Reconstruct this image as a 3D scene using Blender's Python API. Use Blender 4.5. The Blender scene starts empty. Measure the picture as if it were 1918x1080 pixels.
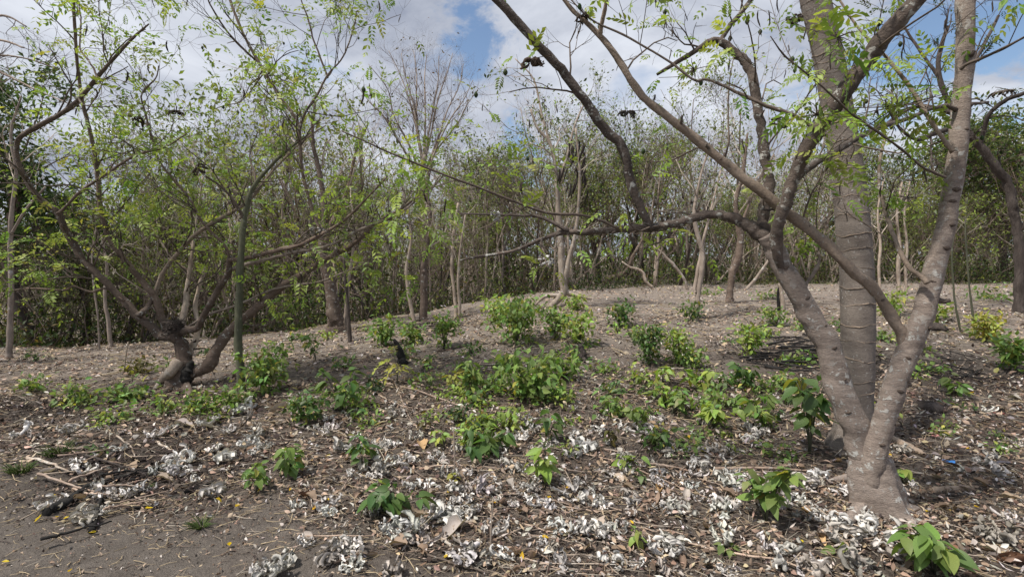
import bpy, math, random
import numpy as np
from mathutils import Vector, Matrix, Quaternion

# ------------------------------------------------------------------ camera, sky, sun, exposure
SC = bpy.context.scene
COL = SC.collection
rng = np.random.default_rng(11)
random.seed(5)
F_PX, CX, CY = 959.0, 959.0, 540.0
PITCH = math.atan(60.0 / 959.0)            # horizon at row 480 of the 1918x1080 photograph
CAM = np.array([0.0, 0.0, 1.6])
cam = bpy.data.cameras.new('camera'); cam.lens = 18.0; cam.sensor_width = 36.0
cam.clip_start = 0.05; cam.clip_end = 4000
cam_o = bpy.data.objects.new('camera', cam); COL.objects.link(cam_o)
cam_o.location = CAM; cam_o.rotation_euler = (math.radians(90) - PITCH, 0, 0)
SC.camera = cam_o

SUN_EL, SUN_AZ = math.radians(60), math.radians(246)   # azimuth clockwise from +Y
w = bpy.data.worlds.new('World'); SC.world = w; w.use_nodes = True
nt = w.node_tree; nt.nodes.clear()
def N(t, typ, **kw):
    n = t.nodes.new(typ)
    for k, v in kw.items():
        if hasattr(n, k): setattr(n, k, v)
        else: n.inputs[k].default_value = v
    return n
out = N(nt, 'ShaderNodeOutputWorld'); bg = N(nt, 'ShaderNodeBackground')
sky = N(nt, 'ShaderNodeTexSky', sky_type='NISHITA', sun_disc=False, sun_elevation=SUN_EL, sun_rotation=SUN_AZ)
sky.air_density = 1.0; sky.dust_density = 0.6
skym = N(nt, 'ShaderNodeVectorMath', operation='SCALE'); skym.inputs['Scale'].default_value = 0.095
nt.links.new(sky.outputs[0], skym.inputs[0])
tc = N(nt, 'ShaderNodeTexCoord')
# flat cloud layer: project the view direction on a plane overhead
sep = N(nt, 'ShaderNodeSeparateXYZ'); nt.links.new(tc.outputs['Generated'], sep.inputs[0])
zz = N(nt, 'ShaderNodeMath', operation='ABSOLUTE'); nt.links.new(sep.outputs[2], zz.inputs[0])
za = N(nt, 'ShaderNodeMath', operation='ADD'); za.inputs[1].default_value = 0.28; nt.links.new(zz.outputs[0], za.inputs[0])
dv = N(nt, 'ShaderNodeVectorMath', operation='DIVIDE'); nt.links.new(tc.outputs['Generated'], dv.inputs[0])
cmb = N(nt, 'ShaderNodeCombineXYZ')
for i in range(3): nt.links.new(za.outputs[0], cmb.inputs[i])
nt.links.new(cmb.outputs[0], dv.inputs[1])
def wnoise(scale, detail, rough, off, dist=0.0):
    mp = N(nt, 'ShaderNodeMapping'); mp.inputs['Location'].default_value = off
    nt.links.new(dv.outputs[0], mp.inputs[0])
    n = N(nt, 'ShaderNodeTexNoise'); n.inputs['Scale'].default_value = scale; n.inputs['Detail'].default_value = detail
    n.inputs['Roughness'].default_value = rough; n.inputs['Distortion'].default_value = dist
    nt.links.new(mp.outputs[0], n.inputs['Vector']); return n.outputs[0]
CLOUD_OFF = (3.1, 7.4, 0.0)
cover = wnoise(1.35, 7, 0.58, CLOUD_OFF, 0.4)
shade = wnoise(1.25, 9, 0.6, (11.3, 2.0, 5.0), 0.6)
r1 = N(nt, 'ShaderNodeValToRGB'); r1.color_ramp.elements[0].position = 0.30; r1.color_ramp.elements[1].position = 0.42
nt.links.new(cover, r1.inputs[0])
r2 = N(nt, 'ShaderNodeValToRGB')
e = r2.color_ramp.elements; e[0].position = 0.34; e[0].color = (0.225, 0.25, 0.315, 1); e[1].position = 0.60; e[1].color = (0.51, 0.535, 0.59, 1)
nt.links.new(shade, r2.inputs[0])
hole_n = wnoise(3.2, 10, 0.66, (1.0, 4.0, 2.0), 0.5)
cov = r1.outputs[0]
for (hx, hy, r_in, r_out) in ((895, 70, 0.22, 4.2), (1900, 40, 0.25, 10.0), (1000, 285, -0.1, 5.0)):   # gaps of blue sky between the clouds
    hv = Vector(((hx - 959) / 959, math.cos(PITCH) - (540 - hy) / 959 * -math.sin(PITCH), -math.sin(PITCH) + (540 - hy) / 959 * math.cos(PITCH))).normalized()
    dt = N(nt, 'ShaderNodeVectorMath', operation='DOT_PRODUCT'); nt.links.new(tc.outputs['Generated'], dt.inputs[0]); dt.inputs[1].default_value = hv
    ac = N(nt, 'ShaderNodeMath', operation='ARCCOSINE'); nt.links.new(dt.outputs['Value'], ac.inputs[0])
    dvd = N(nt, 'ShaderNodeMath', operation='DIVIDE'); nt.links.new(ac.outputs[0], dvd.inputs[0]); dvd.inputs[1].default_value = math.radians(r_out)
    ma = N(nt, 'ShaderNodeMath', operation='MULTIPLY_ADD'); nt.links.new(hole_n, ma.inputs[0]); ma.inputs[1].default_value = 5.5; nt.links.new(dvd.outputs[0], ma.inputs[2])
    mr = N(nt, 'ShaderNodeMapRange', interpolation_type='SMOOTHSTEP'); nt.links.new(ma.outputs[0], mr.inputs[0])
    mr.inputs[1].default_value = 2.75 + r_in; mr.inputs[2].default_value = 3.6 + r_in
    mu = N(nt, 'ShaderNodeMath', operation='MULTIPLY'); nt.links.new(cov, mu.inputs[0]); nt.links.new(mr.outputs[0], mu.inputs[1]); cov = mu.outputs[0]
mx = N(nt, 'ShaderNodeMix', data_type='RGBA')
nt.links.new(cov, mx.inputs[0]); nt.links.new(skym.outputs[0], mx.inputs[6]); nt.links.new(r2.outputs[0], mx.inputs[7])
nt.links.new(mx.outputs[2], bg.inputs[0]); bg.inputs[1].default_value = 1.0
nt.links.new(bg.outputs[0], out.inputs[0])

sun = bpy.data.lights.new('sun', 'SUN'); sun.energy = 3.7; sun.angle = math.radians(4); sun.color = (1, 0.94, 0.85)
sun_o = bpy.data.objects.new('sun', sun); COL.objects.link(sun_o)
sd = Vector((math.sin(SUN_AZ) * math.cos(SUN_EL), math.cos(SUN_AZ) * math.cos(SUN_EL), math.sin(SUN_EL)))
sun_o.rotation_euler = sd.to_track_quat('Z', 'Y').to_euler()
SC.view_settings.view_transform = 'Standard'; SC.view_settings.look = 'None'
SC.view_settings.exposure = 0.6; SC.view_settings.gamma = 1.0; SC.view_settings.use_curve_mapping = False
SC.cycles.max_bounces = 6; SC.cycles.diffuse_bounces = 3; SC.cycles.transmission_bounces = 4

# ------------------------------------------------------------------ helpers: places
cp, sp = math.cos(PITCH), math.sin(PITCH)
FWD = np.array([0, cp, -sp]); UPV = np.array([0, sp, cp]); RGT = np.array([1.0, 0, 0])
def P(px, py, d):
    return CAM + d * (FWD + RGT * (px - CX) / F_PX + UPV * (CY - py) / F_PX)
def S(t):
    t = np.clip(t, 0, 1); return t * t * (3 - 2 * t)
EDGE_PX = [-900, -200, 0, 300, 620, 800, 900, 1050, 1300, 1500, 1918, 2900]
EDGE_D = [9.5, 9.5, 9.6, 10.2, 11.2, 11.6, 12.6, 14.0, 16.5, 17.5, 17.0, 17.0]
def edge_of(x, y):
    px = CX + F_PX * np.asarray(x) / np.maximum(np.asarray(y), 0.5)
    return np.interp(px, EDGE_PX, EDGE_D)
def H(x, y):
    x = np.asarray(x, float); y = np.asarray(y, float)
    h = 0.64 * S((y - 3.0) / 8.5) * S((x + 6.0) / 7.5) - 0.15 * S((-x - 3) / 6) * S((y - 3) / 6)
    h = h - 0.75 * S((y - edge_of(x, y) + 0.4) / 4.0) * S((2.5 - x) / 4) * S(y / 8)
    h = h + 0.022 * np.sin(1.7 * x + 0.6) * np.sin(1.3 * y + 1.1) + 0.012 * np.sin(4.1 * x + 2.2 * y) + 0.010 * np.sin(3.3 * y - 5.2 * x + 1)
    return h
def G(px, py):
    dr = FWD + RGT * (px - CX) / F_PX + UPV * (CY - py) / F_PX
    ts = np.arange(1.2, 45, 0.02)
    q = CAM + ts[:, None] * dr
    below = q[:, 2] <= H(q[:, 0], q[:, 1])
    i = int(np.argmax(below)) if below.any() else len(ts) - 1
    p = q[i].copy(); p[2] = float(H(p[0], p[1])); return p
def depth_at(px, py):
    return float((G(px, py) - CAM) @ FWD)
def px_of(p):
    v = np.asarray(p) - CAM; d = v @ FWD
    return CX + F_PX * v[0] / d, CY - F_PX * (v @ UPV) / d

# ------------------------------------------------------------------ helpers: objects and meshes
def tag(o, label=None, cat=None, group=None, kind=None):
    if label: o['label'] = label
    if cat: o['category'] = cat
    if group: o['group'] = group
    if kind: o['kind'] = kind
    return o
def thing(name, label, cat, loc, group=None):
    o = bpy.data.objects.new(name, None); COL.objects.link(o)
    o.location = [float(v) for v in loc]; o.empty_display_size = 0.2
    return tag(o, label, cat, group)
def obj(name, me, parent=None, loc=(0, 0, 0), quat=None, scale=None, color=None):
    o = bpy.data.objects.new(name, me); COL.objects.link(o)
    o.location = [float(v) for v in loc]
    if quat is not None: o.rotation_mode = 'QUATERNION'; o.rotation_quaternion = quat
    if scale is not None: o.scale = (scale,) * 3 if np.isscalar(scale) else scale
    if parent is not None: o.parent = parent
    if color is not None: o.color = (*[float(c) for c in color], 1)
    return o
class MB:
    """collects arrays of vertices, faces and colours; build() makes one mesh"""
    def __init__(s): s.V = []; s.F = []; s.C = []; s.n = 0
    def add(s, V, Fs, C=None):
        V = np.asarray(V, float).reshape(-1, 3)
        if not isinstance(Fs, list): Fs = [Fs]
        for f in Fs:
            if len(f): s.F.append(np.asarray(f, np.int64) + s.n)
        s.V.append(V); s.n += len(V)
        if C is None: C = np.ones((len(V), 3))
        C = np.asarray(C, float)
        if C.ndim == 1: C = np.tile(C, (len(V), 1))
        s.C.append(C)
    def build(s, name, mat, origin=(0, 0, 0), smooth=True, col=True):
        V = np.concatenate(s.V) - np.asarray(origin, float)
        me = bpy.data.meshes.new(name)
        me.vertices.add(len(V)); me.vertices.foreach_set('co', V.astype(np.float32).ravel())
        idx = np.concatenate([f.ravel() for f in s.F]); cnt = np.concatenate([np.full(len(f), f.shape[1]) for f in s.F])
        st = np.concatenate([[0], np.cumsum(cnt)[:-1]])
        me.loops.add(len(idx)); me.loops.foreach_set('vertex_index', idx.astype(np.int32))
        me.polygons.add(len(cnt)); me.polygons.foreach_set('loop_start', st.astype(np.int32))
        me.update(calc_edges=True); me.validate()
        if smooth: me.polygons.foreach_set('use_smooth', np.ones(len(me.polygons), bool))
        if col:
            a = me.color_attributes.new('Col', 'FLOAT_COLOR', 'POINT')
            C = np.concatenate(s.C); a.data.foreach_set('color', np.c_[C, np.ones(len(C))].astype(np.float32).ravel())
        if mat: me.materials.append(mat)
        return me
def norm(v): return v / np.maximum(np.linalg.norm(v, axis=-1, keepdims=True), 1e-9)
def tubes(paths, rad, sides=4, cap=True):
    """paths (N,K,3), rad (N,K) -> V, faces ; a batch of tapered tubes"""
    paths = np.asarray(paths, float); rad = np.asarray(rad, float)
    n, k, _ = paths.shape
    T = norm(np.gradient(paths, axis=1))
    m = norm(T.mean(1)); ref = np.eye(3)[np.argmin(np.abs(m), axis=1)]
    A = norm(np.cross(T, ref[:, None, :])); B = np.cross(T, A)
    th = np.arange(sides) * 2 * math.pi / sides
    rr = rad if rad.ndim == 3 else rad[:, :, None]
    V = paths[:, :, None, :] + rr[..., None] * (np.cos(th)[:, None] * A[:, :, None, :] + np.sin(th)[:, None] * B[:, :, None, :])
    V = V.reshape(-1, 3)
    i = (np.arange(n)[:, None, None] * k + np.arange(k - 1)[None, :, None]) * sides
    s = np.arange(sides)[None, None, :]; s2 = (s + 1) % sides
    Fq = np.stack([i + s, i + s2, i + sides + s2, i + sides + s], -1).reshape(-1, 4)
    Fs = [Fq]
    if cap and sides > 2:
        e = (np.arange(n)[:, None] * k + k - 1) * sides + np.arange(sides)[None, :]
        b = (np.arange(n)[:, None] * k) * sides + np.arange(sides)[None, ::-1]
        Fs += [e, b]
    return V, Fs
def catmull(pts, m=6):
    pts = np.asarray(pts, float); p = np.vstack([2 * pts[0] - pts[1], pts, 2 * pts[-1] - pts[-2]]); o = []
    for i in range(1, len(p) - 2):
        t = np.linspace(0, 1, m, endpoint=False)[:, None]
        o.append(0.5 * (2 * p[i] + (p[i + 1] - p[i - 1]) * t + (2 * p[i - 1] - 5 * p[i] + 4 * p[i + 1] - p[i + 2]) * t ** 2 + (3 * p[i] - p[i - 1] - 3 * p[i + 1] + p[i + 2]) * t ** 3))
    return np.vstack(o + [pts[-1:]])
def limb_path(pix, d0, d1, m=6, wig=0.0):
    """pix: (px, py, width_px); depth runs from d0 to d1 along the limb"""
    pix = np.asarray(pix, float)
    L = np.r_[0, np.cumsum(np.hypot(*np.diff(pix[:, :2], axis=0).T))]; L /= L[-1]
    ds = d0 + (d1 - d0) * L
    pts = np.array([P(a, b, d) for (a, b, _), d in zip(pix, ds)])
    tg = np.gradient(pix[:, :2], axis=0); nrm = norm(np.stack([-tg[:, 1], tg[:, 0]], 1)); rv = pix[:, :2] - np.array([CX, CY])
    rh = norm(rv); ct = 1 / np.sqrt(1 + (rv ** 2).sum(1) / F_PX ** 2); a_ = (nrm * rh).sum(1) ** 2
    r = pix[:, 2] * ds / F_PX / 2 / np.sqrt(a_ / ct ** 2 + (1 - a_))       # a wide lens stretches round limbs away from the centre
    c = catmull(np.c_[pts, r], m)
    if wig: c[1:, :3] += rng.normal(0, 1, (len(c) - 1, 3)) * wig * c[1:, 3:4]
    return c[:, :3], np.maximum(c[:, 3], 0.0015)
def limb_mesh(name, path, rad, mat, origin, sides=12, rough=0.06, flare=None):
    k = len(path); th = np.arange(sides) * 2 * math.pi / sides
    f = np.ones((k, sides)); zz_ = np.arange(k)[:, None]
    for q in range(5):
        a, b, c = rng.uniform(0.25, 1.4), rng.integers(1, 4), rng.uniform(0, 6.28)
        f += rough * 0.5 * np.sin(a * zz_ + b * th[None, :] + c)
    f += rng.normal(0, rough * 0.22, (k, sides))
    if flare is not None: f *= flare(np.linspace(0, 1, k)[:, None], th[None, :])
    b = MB(); V, Fs = tubes(path[None], (rad[:, None] * f)[None], sides); b.add(V, Fs)
    return b.build(name, mat, origin, col=False)
def along(paths, rad, idx, t):
    k = paths.shape[1]; u = t * (k - 1); i = np.minimum(u.astype(int), k - 2); f = (u - i)[:, None]
    a, b = paths[idx, i], paths[idx, i + 1]
    return a + (b - a) * f, norm(b - a), rad[idx, i] * (1 - f[:, 0]) + rad[idx, i + 1] * f[:, 0]
def grow(paths, rad, n, length, ang, K=5, up=0.1, wig=0.18, tmin=0.25, tmax=1.0, rfac=0.6, rmin=0.0015, angj=0.25, rmax=9):
    N_ = paths.shape[0]
    idx = np.repeat(np.arange(N_), n) if np.isscalar(n) else np.repeat(np.arange(N_), n)
    M = len(idx); t = rng.uniform(tmin, tmax, M)
    p, T, r = along(paths, rad, idx, t)
    u = norm(np.cross(T, norm(rng.normal(size=(M, 3)))))
    a = ang + rng.normal(0, angj, M)
    d = norm(np.cos(a)[:, None] * T + np.sin(a)[:, None] * u + np.array([0, 0, up]))
    L = length * rng.uniform(0.55, 1.35, M) * (1.15 - 0.45 * t)
    pts = [p]
    for k in range(1, K):
        d = norm(d + rng.normal(0, wig, (M, 3)) + np.array([0, 0, up * 0.35]))
        p = p + d * (L / (K - 1))[:, None]; pts.append(p)
    r0 = np.clip(r * rfac * rng.uniform(0.7, 1.1, M), rmin, rmax)
    rr = r0[:, None] * np.linspace(1, 0.45, K)[None]
    return np.stack(pts, 1), np.maximum(rr, rmin * 0.7)
def frames(d, roll=None):
    """rotation matrices whose +Y is d"""
    d = norm(d); n = len(d)
    x = norm(np.cross(d, np.array([0, 0, 1.0]) + rng.normal(0, 0.05, (n, 3)))); z = np.cross(x, d)
    if roll is not None:
        c, s_ = np.cos(roll)[:, None], np.sin(roll)[:, None]; x, z = c * x + s_ * z, c * z - s_ * x
    return np.stack([x, d, z], -1)
def stamp(mb, tV, tF, pos, R, s, C):
    """copies of a template mesh: pos (N,3), R (N,3,3), s (N,), C (N,3)"""
    n, m = len(pos), len(tV)
    V = np.einsum('nij,mj->nmi', R, tV) * np.asarray(s).reshape(n, 1, -1) + pos[:, None, :]
    Fs = [(f[None] + (np.arange(n) * m)[:, None, None]).reshape(-1, f.shape[1]) for f in tF]
    mb.add(V, Fs, np.repeat(C, m, axis=0))
def q_of(R): return Matrix(np.asarray(R).tolist()).to_quaternion()

# ------------------------------------------------------------------ leaf templates
def leaf_t(L=1.0, W=0.5, seg=4, fold=0.25, droop=0.2, tip=0.0, base=0.32, wave=0.0):
    ts = np.linspace(0, 1, seg + 1); V = []; 
    prof = np.sin(np.pi * ts ** (0.75)) ** 0.8 * (1 - 0.25 * ts)
    prof[0] = 0; prof[-1] = 0
    for t, wd in zip(ts, prof):
        wd = wd * W / 2; z = -droop * t * t * L
        wv = wave * math.sin(9 * t) * W
        V += [(-wd, t * L, z + fold * wd + wv), (0, t * L, z), (wd, t * L, z + fold * wd - wv)]
    V = np.array(V); Fq, Ft = [], []
    for i in range(seg):
        a = 3 * i
        if i == 0: Ft += [(a + 1, a + 4, a + 3), (a + 1, a + 5, a + 4)]
        elif i == seg - 1: Ft += [(a, a + 1, a + 4), (a + 1, a + 2, a + 4)]
        else: Fq += [(a, a + 1, a + 4, a + 3), (a + 1, a + 2, a + 5, a + 4)]
    return V, [f for f in (np.array(Fq).reshape(-1, 4), np.array(Ft).reshape(-1, 3)) if len(f)]
def used(tV, tF):
    u = np.unique(np.concatenate([f.ravel() for f in tF])); mp = -np.ones(len(tV), int); mp[u] = np.arange(len(u))
    return tV[u], [mp[f] for f in tF]
LEAF_S = used(*leaf_t(1, 0.5, 2, 0.3, 0.15))
LEAF_M = used(*leaf_t(1, 0.55, 3, 0.3, 0.25))
def pinnate(npair, L, bend, seed, droop=0.35):
    r = np.random.default_rng(seed); ts = np.linspace(0, 1, 7)
    ax = np.stack([bend * ts ** 2 * L, ts * L, -droop * ts ** 2 * L + 0.03 * L * np.sin(ts * 3)], 1)
    V, Fs = tubes(ax[None], np.linspace(0.0022, 0.001, 7)[None], 3, False)
    V = [V]; Fl = [[f] for f in Fs]; off = len(V[0]); faces = [Fs[0]]
    tv, tf = LEAF_S
    def put(p, d, l):
        nonlocal off
        x = np.cross(d, [0, 0, 1.0]); x /= np.linalg.norm(x); z = np.cross(x, d)
        R = np.stack([x, d, z], 1); roll = r.normal(0, 0.35); c, s_ = math.cos(roll), math.sin(roll)
        R = R @ np.array([[c, 0, s_], [0, 1, 0], [-s_, 0, c]])
        V.append((tv * np.array([l, l, l])) @ R.T + p)
        for f in tf: faces.append(f + off)
        off += len(tv)
    for i in range(npair):
        t = 0.22 + 0.7 * i / max(npair - 1, 1); p = np.array([np.interp(t, ts, ax[:, q]) for q in range(3)])
        for sd_ in (-1, 1):
            d = norm(np.array([sd_ * 1.0, 0.55 + 0.5 * t, -0.25 + r.normal(0, 0.18)]))
            put(p, d, L * r.uniform(0.27, 0.36) * (0.75 + 0.5 * math.sin(math.pi * t)))
    put(ax[-1], norm(ax[-1] - ax[-2]), L * 0.34)
    b = MB(); Vv = np.concatenate(V); b.V = [Vv]; b.F = faces; b.n = len(Vv)
    cc = np.ones((len(Vv), 3)); k = len(V[0])
    for q in V[1:]:
        cc[k:k + len(q)] *= r.uniform(0.8, 1.2); k += len(q)
    b.C = [cc]
    return b

# ------------------------------------------------------------------ materials
def mat(name):
    m = bpy.data.materials.new(name); m.use_nodes = True; t = m.node_tree; t.nodes.clear()
    o = N(t, 'ShaderNodeOutputMaterial'); b = N(t, 'ShaderNodeBsdfPrincipled')
    b.inputs['Specular IOR Level'].default_value = 0.25
    t.links.new(b.outputs[0], o.inputs[0]); return m, t, b, o
def rgb(c): return (*c, 1)
def noise(t, vec, scale, detail=6, rough=0.6, dist=0.0):
    n = N(t, 'ShaderNodeTexNoise'); n.inputs['Scale'].default_value = scale; n.inputs['Detail'].default_value = detail
    n.inputs['Roughness'].default_value = rough; n.inputs['Distortion'].default_value = dist
    if vec is not None: t.links.new(vec, n.inputs['Vector'])
    return n.outputs[0]
def ramp(t, fac, p0, p1, c0=(0, 0, 0), c1=(1, 1, 1)):
    r = N(t, 'ShaderNodeValToRGB'); e = r.color_ramp.elements
    e[0].position, e[1].position = p0, p1; e[0].color, e[1].color = rgb(c0), rgb(c1)
    t.links.new(fac, r.inputs[0]); return r.outputs[0]
def mixc(t, fac, a, b, mode='MIX'):
    m = N(t, 'ShaderNodeMix', data_type='RGBA', blend_type=mode)
    for s_, v in ((0, fac), (6, a), (7, b)):
        if isinstance(v, (int, float)): m.inputs[s_].default_value = v
        elif isinstance(v, tuple): m.inputs[s_].default_value = rgb(v)
        else: t.links.new(v, m.inputs[s_])
    return m.outputs[2]
def bump(t, b, h, strength=0.5, dist=0.02):
    n = N(t, 'ShaderNodeBump'); n.inputs['Strength'].default_value = strength; n.inputs['Distance'].default_value = dist
    t.links.new(h, n.inputs['Height']); t.links.new(n.outputs[0], b.inputs['Normal'])
def bark(name, c1, c2, lich=(0.5, 0.52, 0.5), la=0.55, ls=14.0, stretch=2.5, fine=30.0, bs=0.5, dark=None, bd=0.012, pinkz=None):
    m, t, b, o = mat(name)
    tcn = N(t, 'ShaderNodeTexCoord'); mp = N(t, 'ShaderNodeMapping'); mp.inputs['Scale'].default_value = (1, 1, 1 / stretch if stretch > 0 else -stretch)
    t.links.new(tcn.outputs['Object'], mp.inputs[0])
    n1 = noise(t, mp.outputs[0], 6, 8, 0.65); n2 = noise(t, mp.outputs[0], fine, 6, 0.7)
    c = mixc(t, ramp(t, n1, 0.35, 0.65), c1, c2)
    c = mixc(t, ramp(t, n2, 0.3, 0.62), c, mixc(t, 1.0, c, (1.55, 1.5, 1.45), 'MULTIPLY'))
    if dark:
        c = mixc(t, ramp(t, noise(t, mp.outputs[0], 2.6, 5, 0.6, 0.5), 0.48, 0.62), c, dark)
    l1 = noise(t, tcn.outputs['Object'], ls, 5, 0.62, 0.3); l2 = noise(t, tcn.outputs['Object'], ls * 0.22, 3, 0.5)
    lm = N(t, 'ShaderNodeMath', operation='MULTIPLY'); t.links.new(ramp(t, l1, la, la + 0.045), lm.inputs[0]); t.links.new(ramp(t, l2, 0.38, 0.58), lm.inputs[1])
    c = mixc(t, lm.outputs[0], c, lich)
    oi = N(t, 'ShaderNodeObjectInfo')
    c = mixc(t, 1.0, c, ramp(t, oi.outputs['Random'], 0, 1, (0.78, 0.78, 0.78), (1.2, 1.17, 1.12)), 'MULTIPLY')
    t.links.new(c, b.inputs['Base Color']); b.inputs['Roughness'].default_value = 0.85
    hs = N(t, 'ShaderNodeMath', operation='MULTIPLY_ADD'); t.links.new(lm.outputs[0], hs.inputs[0]); hs.inputs[1].default_value = 0.35; t.links.new(n2, hs.inputs[2])
    bump(t, b, hs.outputs[0], bs, bd); return m
M_MAIN = bark('bark_pink_brown', (0.160, 0.133, 0.119), (0.285, 0.245, 0.222), (0.54, 0.53, 0.51), 0.55, 24, 0.22, 48, 0.9, bd=0.014)
M_MOSSY = bark('bark_dark_lichen', (0.05, 0.041, 0.037), (0.11, 0.09, 0.08), (0.42, 0.42, 0.40), 0.56, 24, 0.8, 45, 1.0, bd=0.016)
M_LIMB = bark('bark_tan', (0.165, 0.130, 0.103), (0.25, 0.205, 0.17), (0.45, 0.43, 0.40), 0.61, 25, 1.2, 55, 0.8)
M_RING = bark('bark_grey_ringed', (0.13, 0.112, 0.102), (0.20, 0.178, 0.163), (0.46, 0.45, 0.43), 0.60, 40, 0.3, 55, 0.8)
M_LEFT = bark('bark_warm_brown', (0.075, 0.056, 0.047), (0.14, 0.11, 0.092), (0.46, 0.45, 0.42), 0.585, 20, 0.5, 45, 1.0, bd=0.016)
M_TWIG = bark('bark_twig', (0.055, 0.044, 0.038), (0.11, 0.09, 0.078), (0.35, 0.34, 0.32), 0.62, 30, 1.0, 60, 0.3)
M_DARKT = bark('bark_dark', (0.034, 0.028, 0.026), (0.08, 0.068, 0.064), (0.30, 0.29, 0.28), 0.68, 16, 4.0, 40, 0.9, bd=0.03)
M_PALE = bark('bark_pale', (0.17, 0.14, 0.118), (0.30, 0.26, 0.225), (0.48, 0.46, 0.43), 0.56, 9, 2.0, 40, 0.5)
M_SCRUB = bark('bark_scrub_grey', (0.14, 0.115, 0.10), (0.26, 0.225, 0.20), (0.45, 0.44, 0.42), 0.60, 10, 3.0, 30, 0.6)
M_GREENST = bark('bark_dark_green_stem', (0.045, 0.05, 0.035), (0.085, 0.09, 0.06), (0.16, 0.17, 0.14), 0.6, 20, 3.0, 40, 0.5)
M_CHAR = bark('charcoal', (0.008, 0.008, 0.008), (0.022, 0.021, 0.021), (0.10, 0.095, 0.09), 0.68, 20, 2.0, 40, 0.8)
M_STICK = bark('dry_stick', (0.17, 0.125, 0.10), (0.31, 0.25, 0.21), (0.45, 0.41, 0.37), 0.6, 20, 1.0, 50, 0.4)
M_KNOT = bark('bark_knot', (0.05, 0.038, 0.032), (0.10, 0.08, 0.07), (0.2, 0.18, 0.17), 0.7)

def leafmat(name, src, trans=0.35, rough=0.5, var=0.25, spec=0.3):
    m, t, b, o = mat(name)
    oi = N(t, 'ShaderNodeObjectInfo')
    at = N(t, 'ShaderNodeAttribute'); at.attribute_name = 'Col'
    c = at.outputs['Color'] if src == 'attr' else mixc(t, 1.0, oi.outputs['Color'], at.outputs['Color'], 'MULTIPLY')
    tcn = N(t, 'ShaderNodeTexCoord'); n = noise(t, tcn.outputs['Object'], 60 if src != 'attr' else 14, 3)
    c = mixc(t, 1.0, c, ramp(t, n, 0.3, 0.7, (1 - var,) * 3, (1 + var,) * 3), 'MULTIPLY')
    t.links.new(c, b.inputs['Base Color']); b.inputs['Roughness'].default_value = rough; b.inputs['Specular IOR Level'].default_value = spec
    if trans:
        tr = N(t, 'ShaderNodeBsdfTranslucent'); t.links.new(mixc(t, 1.0, c, (1.5, 1.45, 0.7), 'MULTIPLY'), tr.inputs[0])
        ms = N(t, 'ShaderNodeMixShader'); ms.inputs[0].default_value = trans
        t.links.new(b.outputs[0], ms.inputs[1]); t.links.new(tr.outputs[0], ms.inputs[2]); t.links.new(ms.outputs[0], o.inputs[0])
    return m
M_LEAFA = leafmat('leaf_mass', 'attr'); M_LEAFO = leafmat('leaf_single', 'obj')
M_LITTER = leafmat('dry_litter', 'attr', 0.0, 0.9, 0.25, 0.15)
M_DRYO = leafmat('dry_leaf', 'obj', 0.12, 0.85, 0.3, 0.15)
M_POD = leafmat('seed_pod', 'obj', 0.0, 0.75, 0.3, 0.2)

def ground_mat():
    m, t, b, o = mat('soil')
    at = N(t, 'ShaderNodeAttribute'); at.attribute_name = 'Col'
    sp_ = N(t, 'ShaderNodeSeparateColor'); t.links.new(at.outputs['Color'], sp_.inputs[0])   # r bare path, g burnt, b leaf-strewn tan
    tcn = N(t, 'ShaderNodeTexCoord'); o_ = tcn.outputs['Object']
    n1 = noise(t, o_, 1.3, 6, 0.6); n2 = noise(t, o_, 9, 8, 0.7, 0.3); n3 = noise(t, o_, 55, 6, 0.75)
    soil = mixc(t, ramp(t, n2, 0.35, 0.66), (0.085, 0.066, 0.056), (0.20, 0.165, 0.14))
    soil = mixc(t, ramp(t, n3, 0.45, 0.68), soil, (0.30, 0.26, 0.225))
    path = mixc(t, ramp(t, n2, 0.3, 0.7), (0.165, 0.143, 0.126), (0.265, 0.232, 0.205))
    path = mixc(t, ramp(t, n3, 0.56, 0.70), path, (0.34, 0.295, 0.24))
    tan = mixc(t, ramp(t, n3, 0.34, 0.6), (0.20, 0.166, 0.142), (0.38, 0.325, 0.28))
    c = mixc(t, sp_.outputs[0], soil, path); c = mixc(t, sp_.outputs[2], c, tan)
    gm = N(t, 'ShaderNodeMath', operation='MULTIPLY'); t.links.new(sp_.outputs[1], gm.inputs[0]); t.links.new(ramp(t, n2, 0.38, 0.6), gm.inputs[1])
    c = mixc(t, gm.outputs[0], c, (0.022, 0.020, 0.019))
    c = mixc(t, 1.0, c, ramp(t, n1, 0.3, 0.7, (0.8, 0.8, 0.8), (1.15, 1.15, 1.15)), 'MULTIPLY')
    t.links.new(c, b.inputs['Base Color']); b.inputs['Roughness'].default_value = 0.95; b.inputs['Specular IOR Level'].default_value = 0.1
    ad = N(t, 'ShaderNodeMath', operation='ADD'); t.links.new(n3, ad.inputs[0]); t.links.new(n2, ad.inputs[1])
    bump(t, b, ad.outputs[0], 1.0, 0.05); return m
M_SOIL = ground_mat()
def plain(name, c, rough=0.6, var=0.15, sc=20):
    m, t, b, o = mat(name); tcn = N(t, 'ShaderNodeTexCoord'); n = noise(t, tcn.outputs['Object'], sc, 5)
    t.links.new(mixc(t, 1.0, c, ramp(t, n, 0.3, 0.7, (1 - var,) * 3, (1 + var,) * 3), 'MULTIPLY'), b.inputs['Base Color']); b.inputs['Roughness'].default_value = rough
    bump(t, b, n, 0.3, 0.01); return m

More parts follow.
